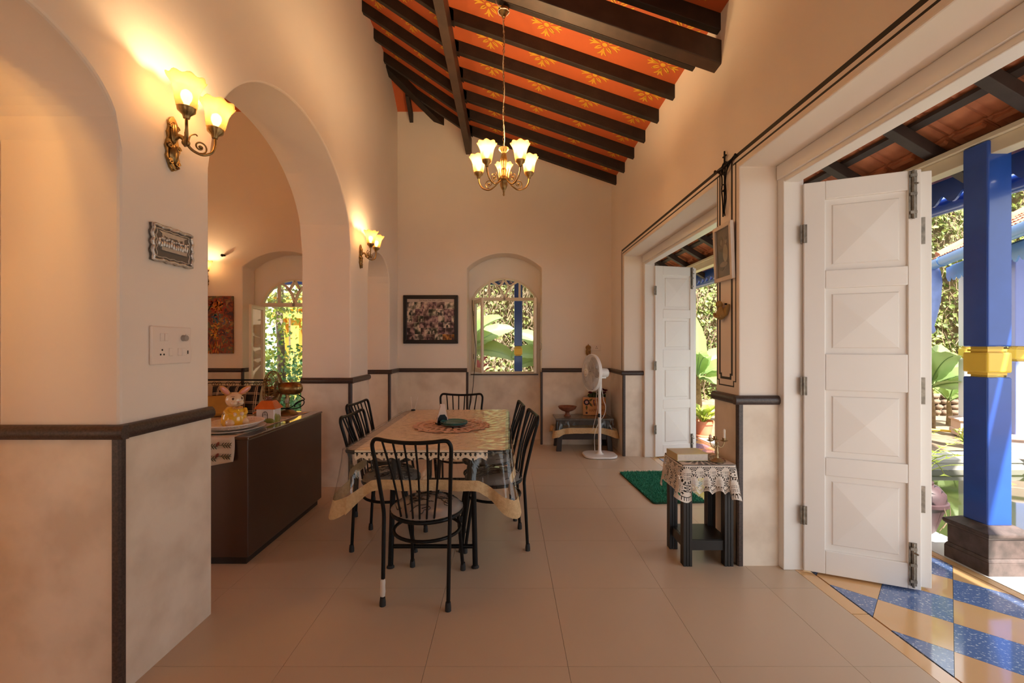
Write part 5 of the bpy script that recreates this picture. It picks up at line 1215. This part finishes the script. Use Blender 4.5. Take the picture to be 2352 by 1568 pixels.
while z < gz1-.02:
    hh = rr.uniform(.075, .10); hh = min(hh, gz1-z)
    if gz1-z-hh < .04: hh = gz1-z
    x = gx0
    while x < gx1-.01:
        ww = rr.uniform(.06, .125); ww = min(ww, gx1-x)
        if gx1-x-ww < .03: ww = gx1-x
        k = 4 if (row == 0 and x > .12) else rr.choice([0, 1, 2, 3, 0, 2])
        p = MB().bx(x, x+ww-.0015, -.0155, -.013, z, z+hh-.0015).build('photograph', pm[k], cf)
        if rr.random() < .7:
            c2 = (rr.uniform(x+.02, max(x+.021, x+ww-.02)), z+hh*.35); s_ = min(ww, hh)*.22
            MB().prism([(c2[0]-s_, z+.002), (c2[0]+s_, z+.002), (c2[0]+s_*.7, c2[1]), (c2[0]+s_*.45, c2[1]+s_*.9), (c2[0]-s_*.45, c2[1]+s_*.9), (c2[0]-s_*.7, c2[1])], 'y', -.0162, -.015).build('figure_shape', pm[(k+2) % 4], p)
        x += ww
    z += hh; row += 1
def text(body, size, loc, rot, m_, parent, name='lettering', ext=.0006, sx=1.0):
    cu = bpy.data.curves.new(name, 'FONT'); cu.body = body; cu.size = size; cu.align_x = 'CENTER'; cu.align_y = 'CENTER'; cu.extrude = ext
    o = bpy.data.objects.new(name, cu); C.objects.link(o); cu.materials.append(m_); 
    bpy.context.view_layer.update(); me = bpy.data.meshes.new_from_object(o.evaluated_get(bpy.context.evaluated_depsgraph_get())); bpy.data.objects.remove(o)
    o = bpy.data.objects.new(name, me); C.objects.link(o); o.parent = parent; o.location = loc; o.rotation_euler = rot; o.scale = (sx, 1, 1)
    if not me.materials: me.materials.append(m_)
    return o
text('The House That Was ... (1950)', .026, (0, -.0148, h_-fw-.020), (pi/2, 0, 0), mat('brown_ink', (.14, .07, .04), .8), cf)
sk_ = thing('wall_socket', 'long white socket plate on the end wall above the stand fan', 'socket', (1.196, YB, 1.345))
MB().bx(-.105, .105, -.012, 0, -.040, .040).build('cover', SWP, sk_, bevel=.004)
for x, z in ((.045, .014), (.036, -.008), (.054, -.008)): MB().lathe([(0, 0), (.005, 0), (.005, .001), (0, .001)], 10, M=Matrix.Translation((x, -.0118, z)) @ Matrix.Rotation(pi/2, 4, 'X')).build('socket_hole', BLACKM, sk_)
for x in (-.02, -.06): MB().bx(x-.012, x+.012, -.0155, -.010, -.020, .020).build('rocker', SWP, sk_, bevel=.002)
cv = thing('wooden_carving', 'small yellowish wooden carving hanging on the end wall above the fan', 'ornament', (1.125, YB-.001, 1.305))
OCH = mat('ochre_wood', (.33, .155, .025), .5, var=.3, vscale=20)
MB().lathe([(0, -.072), (.020, -.070), (.034, -.045), (.036, -.010), (.030, .020), (.038, .035), (.036, .055), (.020, .070), (.006, .074), (.006, .088), (0, .09)], 14, M=Matrix.Diagonal((1, .55, 1, 1)) @ Matrix.Translation((0, -.04, 0))).build('body', OCH, cv, smooth=60)
MB().ball((.008, -.042, -.020), (.008, .005, .008), 8, 6).ball((.006, -.040, .035), (.006, .006, .006), 8, 6).build('inlay', CBRN, cv, smooth=60)
tag(MB().tube(cr([(-.505, 6.40, 2.03), (-.495, 6.30, 1.9), (-.46, 6.14, 1.55), (-.43, 6.08, 1.30), (-.455, 6.09, 1.0), (-.50, 6.10, .6), (-.60, 6.11, .25), (-.66, 6.10, .012), (-.8, 6.0, .006)], 8), .0042, 6).build('window_cord', BLACKM, smooth=60), 'thin black cord hanging down beside the open end window', 'cord')

# ------------------------------------------------------------------ corner: low table, bowl, sign, roses, stand fan
lt = thing('low_table', 'low dark wooden table under a clear cloth in the far corner', 'table', (1.005, 5.92, 0))
DW = mat('dark_stained_wood', (.030, .018, .014), .35, var=.4, vscale=9)
MB().bx(-.375, .375, -.20, .19, .405, .428).build('tabletop', mat('grey_mottled_top', (.14, .125, .115), .3, col2=(.06, .05, .045), vscale=25), lt, bevel=.004)
for sx in (-1, 1):
    for sy in (-1, 1): MB().add([(sx*.30-.025, sy*.15-.025, .405), (sx*.30+.025, sy*.15-.025, .405), (sx*.30+.025, sy*.15+.025, .405), (sx*.30-.025, sy*.15+.025, .405), (sx*.335-.033, sy*.165-.025, 0), (sx*.335+.033, sy*.165-.025, 0), (sx*.335+.033, sy*.165+.025, 0), (sx*.335-.033, sy*.165+.025, 0)], [(0,1,2,3), (4,5,6,7), (0,1,5,4), (1,2,6,5), (2,3,7,6), (3,0,4,7)]).build('leg', DW, lt, bevel=.003)
for sy in (-1, 1): MB().bx(-.31, .31, sy*.15-.014, sy*.15+.014, .15, .225).build('stretcher', DW, lt, bevel=.003)
for sy in (-1, 1): MB().bx(-.31, .31, sy*.15-.012, sy*.15+.012, .335, .405).build('apron', DW, lt)
for sx in (-1, 1): MB().bx(sx*.31-.012, sx*.31+.012, -.15, .15, .335, .405).build('apron', DW, lt)
draped('plastic_table_cover', 'clear plastic cover with a golden hem on the low corner table', .622, 1.388, 5.70, 6.085, .434, .185, .245, .070, rr=.03, flare=.035, amp=.006, seed=4.0)
bw = thing('footed_bowl', 'terracotta coloured footed bowl on the low corner table', 'bowl', (.80, 5.88, .4365))
CLAY = mat('red_clay', (.30, .105, .05), .55, col2=(.17, .055, .03), vscale=20)
MB().lathe([(0, 0), (.048, 0), (.046, .010), (.030, .022), (.026, .050), (.036, .062), (.075, .075), (.108, .098), (.124, .128), (.121, .132), (.104, .104), (.07, .083), (0, .074)], 32).build('body', CLAY, bw, smooth=50)
sg = thing('happy_day_sign', 'orange wooden sign reading HAPPY DAY behind the stand fan', 'sign', (1.175, 5.950, .4385)); sg.rotation_euler = (radians(-8), 0, radians(-3))
OW = mat('orange_wood_print', (.60, .26, .085), .7, var=.12, vscale=6)
MB().bx(-.153, .153, -.006, .006, 0, .235).build('board', OW, sg, bevel=.002)
BI = mat('brown_sign_ink', (.19, .055, .015), .8)
for body, s_, x, z in (('MAY', .046, .055, .198), ('WELCOME', .046, .052, .138), ('HAPPY DAY', .056, .035, .062)): text(body, s_, (x, -.0066, z), (pi/2, 0, 0), BI, sg, sx=.72)
def disc(m, x, z, r, n=12, y=-.0072): m.prism([(x+r*cos(2*pi*k/n), z+r*sin(2*pi*k/n)) for k in range(n)], 'y', y, -.0055)
m = MB()
for k in range(9): disc(m, -.103+.030*cos(k*.698), .170+.030*sin(k*.698), .013, 8)
disc(m, -.105, .028, .015); m.build('printed_bloom', mat('dark_bloom', (.035, .012, .018), .8), sg)
m = MB()
for k in range(8): disc(m, -.103+.014*cos(k*.785), .170+.014*sin(k*.785), .0075, 8, -.0080)
m.build('printed_petals', mat('pink_petal', (.52, .27, .24), .8), sg)
m = MB(); m.prism([(-.07, .195), (-.05, .215), (-.02, .222), (-.035, .195), (-.055, .178)], 'y', -.0072, -.0055); m.prism([(-.075, .155), (-.05, .12), (-.025, .112), (-.035, .145), (-.06, .17)], 'y', -.0072, -.0055); m.prism([(-.112, .125), (-.118, .10), (-.105, .06), (-.090, .10), (-.096, .125)], 'y', -.0072, -.0055)
m.build('printed_leaf', mat('sign_green', (.085, .065, .012), .8), sg)
m = MB(); disc(m, -.005, .195, .012, 8); m.prism([(-.016, .19), (-.004, .185), (.012, .135), (.002, .118), (-.012, .15)], 'y', -.0072, -.0055); m.build('printed_bird', mat('bird_plum', (.13, .05, .07), .8), sg)
vs_ = thing('rose_vase', 'dark woven vase of deep red roses behind the orange sign', 'vase', (1.215, 6.055, .4385))
MB().lathe([(0, 0), (.06, 0), (.085, .03), (.10, .10), (.098, .17), (.085, .225), (.078, .235), (.070, .235), (.0, .20)], 24, M=Matrix.Diagonal((1, .55, 1, 1)), wob=lambda t, a, r, z: (r*(1+.02*cos(16*a)), z)).build('basket', mat('woven_dark', (.10, .065, .04), .8, col2=(.04, .025, .015), vscale=45), vs_, smooth=50)
ROSE = mat('deep_red_petal', (.17, .008, .020), .6, var=.4, vscale=20); RLEAF = leaf_mat('rose_leaf', [(.03, .05, .015), (.05, .08, .02)], .5, .2)
for (x, y, z) in ((.075, -.03, .345), (.125, -.02, .330), (.10, -.04, .300), (-.03, -.01, .33), (.02, -.03, .37), (-.08, -.02, .30)):
    m = MB()
    for ring_, (n_, r_0, h0) in enumerate(((3, .010, .030), (5, .020, .026), (6, .030, .020))):
        for k in range(n_):
            a = 2*pi*k/n_+ring_
            m.grid(lambda u, v: ((r_0*(.3+.7*v)+.006*v*v)*cos(a+(u-.5)*2.2)+0, (r_0*(.3+.7*v)+.006*v*v)*sin(a+(u-.5)*2.2), -.02+h0*v*(1-.25*(2*u-1)**2)), 4, 3)
    m.build('rose', ROSE, vs_, smooth=80, loc=(x, y*1.0, z)); MB().tube(cr([(x*.3, y*.3, .16), (x*.8, y*.8, .24), (x, y, z-.02)], 5), .003, 5).build('stem', GSTEM, vs_)
m = MB(); leaves(m, 40, lambda: (rnd.uniform(-.09, .13), rnd.uniform(-.06, .0), rnd.uniform(.22, .30)), .06); o = m.build('rose_foliage', RLEAF, vs_); o['kind'] = 'stuff'

FW_ = mat('white_fan_plastic', (.80, .78, .76), .28); FGREY = mat('fan_grille', (.66, .61, .57), .4)
sf = thing('stand_fan', 'white pedestal fan standing before the low corner table', 'fan', (1.150, 5.50, 0))
MB().prism(rrect(-.205, .205, -.185, .185, .13, 8), 'z', .004, .028).build('base', FW_, sf, bevel=.010, seg=3)
MB().prism(rrect(-.195, .195, -.175, .175, .12, 8), 'z', 0, .006).build('base_foot', RUBBER, sf)
MB().lathe([(0, .025), (.060, .025), (.040, .034), (.026, .055), (.0195, .08), (.0195, .80), (.024, .82), (.026, .90), (0, .90)], 20).build('pole', FW_, sf, smooth=40)
MB().bx(-.022, .0, -.026, -.010, .485, .53).build('clip', BLACKM, sf)
MB().bx(-.020, .024, -.022, .022, .86, 1.02).build('neck', FW_, sf, bevel=.008)
ax = Vector((-.955, -.297, .03)).normalized(); Mf = Matrix.Translation((-.01, 0, 1.035)) @ ax.to_track_quat('Z', 'Y').to_matrix().to_4x4()
MB().lathe([(0, -.125), (.040, -.124), (.055, -.112), (.058, -.06), (.060, .0), (.058, .04), (0, .04)], 24, M=Mf).build('motor_housing', FW_, sf, smooth=40)
MB().bx(-.03, .03, -.07, -.02, -.09, .03, M=Mf).build('tilt_block', FW_, sf, bevel=.006)
Mh = Mf @ Matrix.Translation((0, 0, .10))
MB().lathe([(.222, -.022), (.228, -.020), (.230, .0), (.228, .018), (.222, .020)], 48, M=Mh, cap=False).build('rim_band', FW_, sf, smooth=40, solid=.003)
def guard(sg_, name, dep):
    m = MB(); n = 84
    for k in range(n):
        pts = []
        for t in (0, .3, .6, .85, 1.0):
            r = .226-(.226-.045)*t; a = 2*pi*k/n+(.35*t if sg_ > 0 else 0); pts.append(Mh @ Vector((r*cos(a), r*sin(a), sg_*(.016+dep*(1-(1-t)**2.2)))))
        m.tube(cr(pts, 2), .0016, 4)
    for r, t in ((.17, .31), (.11, .64)): m.tube([Mh @ Vector((r*cos(2*pi*i/48), r*sin(2*pi*i/48), sg_*(.016+dep*(1-(1-t)**2.2)))) for i in range(48)], .0018, 4, closed=True)
    m.build(name, FGREY, sf)
guard(1, 'front_guard', .055); guard(-1, 'rear_guard', .045)
MB().lathe([(0, .066), (.050, .066), (.052, .076), (.046, .082), (0, .084)], 24, M=Mh).build('cap', FW_, sf, smooth=40)
MB().lathe([(.028, .0845), (.030, .0855), (.034, .0850)], 24, M=Mh, cap=False).build('cap_ring', mat('cap_gold', (.55, .36, .22), .3, .5), sf)
for k in range(5):
    a0 = 2*pi*k/5
    def bl(u, v): r = .035+.165*u; w = (.03+.085*sin(pi*min(1, .2+.7*u)))*(v-.5); a = a0+w/max(r, .07); return tuple(Mh @ Vector((r*cos(a), r*sin(a), (v-.5)*.045)))
    MB().grid(bl, 7, 5).build('blade', mat('blade_smoke', (.50, .46, .43), .3) if k == 0 else bpy.data.materials['blade_smoke'], sf, smooth=70, solid=.002)
tag(MB().tube(cr([(1.185, 5.56, .90), (1.205, 5.54, .7), (1.235, 5.54, .60), (1.21, 5.56, .48), (1.16, 5.60, .40), (1.10, 5.56, .25), (1.12, 5.66, .05), (1.12, 5.66, .006), (.95, 5.62, .006)], 8), .0036, 6).tube(cr([(1.125, 5.545, .84), (1.118, 5.54, .70), (1.128, 5.54, .58), (1.10, 5.56, .42), (1.075, 5.58, .30)], 6), .003, 6).build('fan_cord', FW_, smooth=60), 'thin white cord looped loosely round the fan pole', 'cord')

# ------------------------------------------------------------------ beside the doorway pier
ss = thing('side_stool', 'square black wooden stool with a low shelf against the doorway pier', 'stool', (1.250, 2.888, 0))
BW = mat('black_painted_wood', (.016, .014, .013), .42, var=.3, vscale=10)
for sx in (-1, 1):
    for sy in (-1, 1):
        cx_, cy2 = sx*.128, sy*.118; L = MB(); s = .0265; g = .004; pts = []
        base = [(-s, -s), (-s*.42, -s), (-s*.42, -s+g), (-s*.25, -s+g), (-s*.25, -s), (s*.25, -s), (s*.25, -s+g), (s*.42, -s+g), (s*.42, -s), (s, -s)]
        for q in range(4):
            c_, s2 = cos(q*pi/2), sin(q*pi/2); pts += [(cx_+x*c_-y*s2, cy2+x*s2+y*c_) for x, y in base[:-1]]
        L.prism(pts, 'z', 0, .612); L.build('leg', BW, ss)
MB().bx(-.165, .165, -.155, .155, .612, .634).build('top', BW, ss, bevel=.004)
MB().bx(-.128, .128, -.118, .118, .148, .158).build('shelf', BW, ss)
for sx in (-1, 1): MB().bx(sx*.128-.012, sx*.128+.012, -.118, .118, .095, .156).build('shelf_rail', BW, ss)
for sy in (-1, 1): MB().bx(-.128, .128, sy*.118-.012, sy*.118+.012, .095, .156).build('shelf_rail', BW, ss); MB().bx(-.128, .128, sy*.118-.010, sy*.118+.010, .545, .612).build('apron', BW, ss)
CROC = mat('white_crochet', (.74, .66, .58), .9, bump=.4, bscale=300)
cc = thing('crochet_cloth', 'white crochet cloth with fan lace draped over the black stool', 'cloth', (1.250, 2.888, .636))
hx, hy, rr_ = .170, .160, .035
per = []
for p in rrect(-hx, hx, -hy, hy, rr_, 8): per.append(Vector((p[0], p[1], 0)))
dense = []; NP = 560
L_ = [0.0]
for i in range(len(per)): L_.append(L_[-1]+(per[(i+1) % len(per)]-per[i]).length)
tot = L_[-1]; j = 0
for i in range(NP):
    d = tot*i/NP
    while L_[j+1] < d: j += 1
    t = (d-L_[j])/max(1e-9, L_[j+1]-L_[j]); dense.append(per[j].lerp(per[(j+1) % len(per)], t))
K = 16
def ch_pt(i, v):
    p = dense[i % NP]; u = i/NP; q = dense[(i+3) % NP]-dense[(i-3) % NP]; n = Vector((q.y, -q.x, 0)).normalized()
    sc_ = .5-.5*cos(2*pi*K*u); cx2 = abs(p.x) > hx-.05 and abs(p.y) > hy-.05
    drop = (.150+.028*sc_+(.045 if cx2 else 0)); out = .004+.020*v*v*(sin(2*pi*K*u*1.0+.8))*.9+(.035 if cx2 else .012)*v
    return (p.x+n.x*out, p.y+n.y*out, -drop*v-.003)
def lace_keep(u, v):
    if v < .05 or v > .965: return True
    if v > .86: return ((u*K*11) % 1) < .74
    for off, vc, h in ((0, .26, .185), (.5, .63, .20)):
        a = ((u*K+off) % 1)-.5; x = a/.335; y = (v-vc)/h; d = x*x+y*y
        if d < 1: return not (d < .85 and ((u*K*12) % 1) < .42 and ((v*27) % 1) < .42) if v > vc-.09 else True
        if d < 1.62: return (16*math.atan2(y, x)/(2*pi)) % 1 < .46
    return ((v*24) % 1) < .6
NV = 46; m = MB(); vv = [ch_pt(i, j/NV) for j in range(NV+1) for i in range(NP)]
m.add(vv, [(j*NP+i, j*NP+(i+1) % NP, (j+1)*NP+(i+1) % NP, (j+1)*NP+i) for j in range(NV) for i in range(NP) if lace_keep((i+.5)/NP, (j+.5)/NV)])
m.build('lace_skirt', CROC, cc)
def top_keep(u, v):
    x, y = (2*u-1)*hx, (2*v-1)*hy; r = sqrt(x*x+y*y); a = math.atan2(y, x)
    if r < .035: return True
    return ((a*24/(2*pi)) % 1) < .36 or ((r*40) % 1) < .22 or r > .165
m = MB(); m.grid(lambda u, v: ((2*u-1)*(hx-.004), (2*v-1)*(hy-.004), -.0005), 110, 104, top_keep); m.build('lace_top', CROC, cc)
bk_ = thing('thick_book', 'thick cream book lying on the crochet covered stool', 'book', (1.176, 2.885, .6385), radians(3))
MB().bx(-.098, .096, -.078, .080, .004, .042).build('pages', mat('page_edges', (.72, .64, .56), .8, var=.1, vscale=60), bk_)
MB().bx(-.102, .100, -.081, .083, .042, .046).bx(-.102, .100, -.081, .083, 0, .004).bx(-.104, -.098, -.081, .083, 0, .046).build('cover', mat('cream_cover', (.62, .50, .26), .35, var=.15, vscale=6), bk_, bevel=.0015)
ca = thing('candelabrum', 'small brass candelabrum with three arms beside the book', 'candle holder', (1.330, 2.800, .6385))
LB = mat('pale_brass', (.50, .38, .21), .35, .8, var=.3, vscale=30)
MB().lathe([(0, 0), (.042, 0), (.043, .006), (.030, .014), (.012, .024), (.008, .045), (.012, .055), (.007, .070), (.006, .105), (.011, .115), (.006, .125), (0, .126)], 20).build('stem', LB, ca, smooth=45)
for k, a in enumerate((pi*.98, -.12, pi*.45)):
    d = Vector((cos(a), sin(a), 0)); Z = Vector((0, 0, 1)); e = .042
    MB().tube(cr([Z*.105, d*.016+Z*.090, d*.032+Z*.095, d*e+Z*.118, d*e+Z*.128], 5), .0034, 7).build('arm', LB, ca, smooth=60)
    MB().lathe([(0, .126), (.010, .126), (.022, .132), (.023, .134), (.010, .132), (.0115, .150), (.0105, .150), (.009, .134), (0, .134)], 16, tuple(d*e)).build('cup', LB, ca, smooth=45)
WAX = mat('ivory_wax', (.78, .68, .56), .5)
def candle(a, h, label):
    o = MB().lathe([(0, 0), (.0085, 0), (.0085, h), (.007, h+.003), (.003, h), (0, h)], 14).tube([(0, 0, h), (.001, 0, h+.010)], .0009, 5).build('candle', WAX, smooth=50, loc=(1.330+.042*cos(a), 2.800+.042*sin(a), .6385+.1345)); tag(o, label, 'candle', 'candles in the brass candelabrum')
candle(pi*.98, .030, 'short burnt-down ivory candle on the candelabrum arm nearer the book')
candle(-.12, .066, 'tall ivory candle on the candelabrum arm nearer the pier')
mt = thing('door_mat', 'shaggy green mat on the floor at the farther doorway', 'mat', (1.47, 4.315, .0005), radians(3.5))
GM = leaf_mat('green_pile', [(.018, .19, .12), (.035, .30, .185), (.07, .40, .25)], .85, .1)
MB().prism(rrect(-.235, .235, -.48, .46, .03, 4), 'z', 0, .010).build('backing', mat('mat_backing', (.01, .06, .035), .9), mt)
m = MB()
for _ in range(13000):
    x, y = rnd.uniform(-.232, .232), rnd.uniform(-.475, .455); a = rnd.uniform(0, 6.3); l = rnd.uniform(.012, .026); w = .004; dx, dy = cos(a), sin(a); ln = rnd.uniform(.3, 1.0)
    m.add([(x-dy*w, y+dx*w, .009), (x+dy*w, y-dx*w, .009), (x+dx*l*ln, y+dy*l*ln, .010+l*(1.1-.5*ln))], [(0, 1, 2)])
o = m.build('pile', GM, mt); o['kind'] = 'stuff'

# ------------------------------------------------------------------ on the pier between the doorways
cx_ = thing('wrought_crucifix', 'black wrought iron crucifix outline high on the doorway pier', 'crucifix', (XR, 2.920, 2.45))
m = MB(); X = -.014; R = .0058
m.tube([(X, 0, .12), (X, 0, .205)], R, 6).tube([(X, -.020, .172), (X, .020, .172)], R, 6)
m.tube([(X, .040*cos(2*pi*i/20), .092+.040*sin(2*pi*i/20)) for i in range(20)], .0045, 6, closed=True)
m.tube([(X, -.135, .122), (X, -.07, .108), (X, 0, .098), (X, .07, .104), (X, .135, .118)], R*1.2, 6)
for sy in (-1, 1): m.ball((X, sy*.135, .121), (.008, .012, .012), 8, 6)
m.build('cross_and_halo', BLACKM, cx_, smooth=60)
f = MB()
f.tube([(X-.004, .016*cos(2*pi*i/14), .082+.022*sin(2*pi*i/14)) for i in range(14)], .0045, 6, closed=True)
for sy in (-1, 1): f.tube(cr([(X-.002, sy*.125, .118), (X-.004, sy*.060, .082), (X-.004, sy*.030, .050), (X-.006, sy*.022, -.01), (X-.006, sy*.026, -.045), (X-.008, sy*.022-.012, -.12), (X-.006, sy*.010-.002, -.19), (X-.004, sy*.012, -.225)], 5), .0048, 6)
f.tube([(X-.006, -.026, -.045), (X-.010, 0, -.060), (X-.006, .026, -.040)], .005, 6).tube([(X-.006, -.024, -.015), (X-.008, .024, -.015)], .004, 6).tube([(X, 0, .05), (X, .004, -.205)], .0045, 6)
f.build('figure_outline', BLACKM, cx_, smooth=60)
pf = thing('framed_print', 'white framed sepia print of a woman holding a child on the pier', 'picture', (XR-.004, 2.921, 1.985)); pf.rotation_euler = (0, radians(-2.0), 0)
WF = mat('whitewashed_frame', (.70, .62, .54), .6, var=.08, vscale=12); w_, h_, fw = .120, .185, .026
for nm, pts in (('top', [(-w_, h_), (w_, h_), (w_-fw, h_-fw), (-w_+fw, h_-fw)]), ('bottom', [(-w_, -h_), (w_, -h_), (w_-fw, -h_+fw), (-w_+fw, -h_+fw)]), ('side', [(-w_, -h_), (-w_, h_), (-w_+fw, h_-fw), (-w_+fw, -h_+fw)]), ('side', [(w_, -h_), (w_, h_), (w_-fw, h_-fw), (w_-fw, -h_+fw)])):
    MB().prism(pts, 'x', -.028, -.004).build('frame_'+nm, WF, pf, bevel=.003)
MB().bx(-.012, -.006, -w_+fw-.004, w_-fw+.004, -h_+fw-.004, h_-fw+.004).build('print', mat('sepia_ground', (.20, .125, .085), .5, col2=(.10, .06, .04), vscale=9), pf)
def ell(cy2, cz, ry, rz, x, n=16): return MB().prism([(cy2+ry*cos(2*pi*k/n), cz+rz*sin(2*pi*k/n)) for k in range(n)], 'x', x-.001, x+.001)
for (cy2, cz, ry, rz, x, nm, col) in ((.035, -.04, .050, .075, -.0128, 'printed_robe', (.075, .055, .045)), (.040, .085, .026, .034, -.0130, 'printed_veil', (.085, .06, .045)), (.030, .072, .014, .020, -.0136, 'printed_face', (.30, .19, .13)), (-.020, -.005, .032, .058, -.0140, 'printed_child', (.42, .31, .22)), (-.032, .075, .016, .020, -.0142, 'printed_face', (.36, .22, .15)), (-.034, .090, .016, .012, -.0146, 'printed_hair', (.08, .045, .03)), (.005, -.075, .05, .018, -.0146, 'printed_arm', (.33, .20, .13))):
    ell(cy2, cz, ry, rz, x, 16).build(nm, mat('sepia_'+nm, col, .5, var=.2, vscale=30) if ('sepia_'+nm) not in bpy.data.materials else bpy.data.materials['sepia_'+nm], pf)
MB().bx(-.0175, -.0165, -w_+fw-.003, w_-fw+.003, -h_+fw-.003, h_-fw+.003).build('glazing', GLASS, pf)
an = thing('angel_plaque', 'small ochre angel figure with a wing hung on the pier', 'ornament', (XR-.002, 2.935, 1.600))
ST = mat('ochre_stone', (.40, .255, .085), .75, var=.2, vscale=18, bump=.3, bscale=60)
m = MB().ball((-.022, .018, -.020), (.022, .055, .036), 16, 10).ball((-.026, .010, -.005), (.020, .030, .040), 14, 10); m.build('body', ST, an, smooth=80)
m = MB().ball((-.030, .020, .045), (.022, .022, .024), 14, 10).ball((-.026, .030, .052), (.020, .024, .020), 12, 8); m.build('head', ST, an, smooth=80)
m = MB().prism([(-.010, -.040), (-.040, -.028), (-.062, .005), (-.074, .042), (-.050, .036), (-.030, .020), (-.008, .010), (.02, -.02)], 'x', -.022, -.002); m.build('wing', ST, an, bevel=.006)
m = MB().tube(cr([(-.04, .068, -.012), (-.045, .045, -.030), (-.042, .015, -.036), (-.036, -.02, -.034)], 5), .010, 8).build('arm', ST, an, smooth=70)
MB().tube([(-.004, -.028, .045), (-.016, -.028, .045)], .006, 8).build('nail', BLACKM, an)
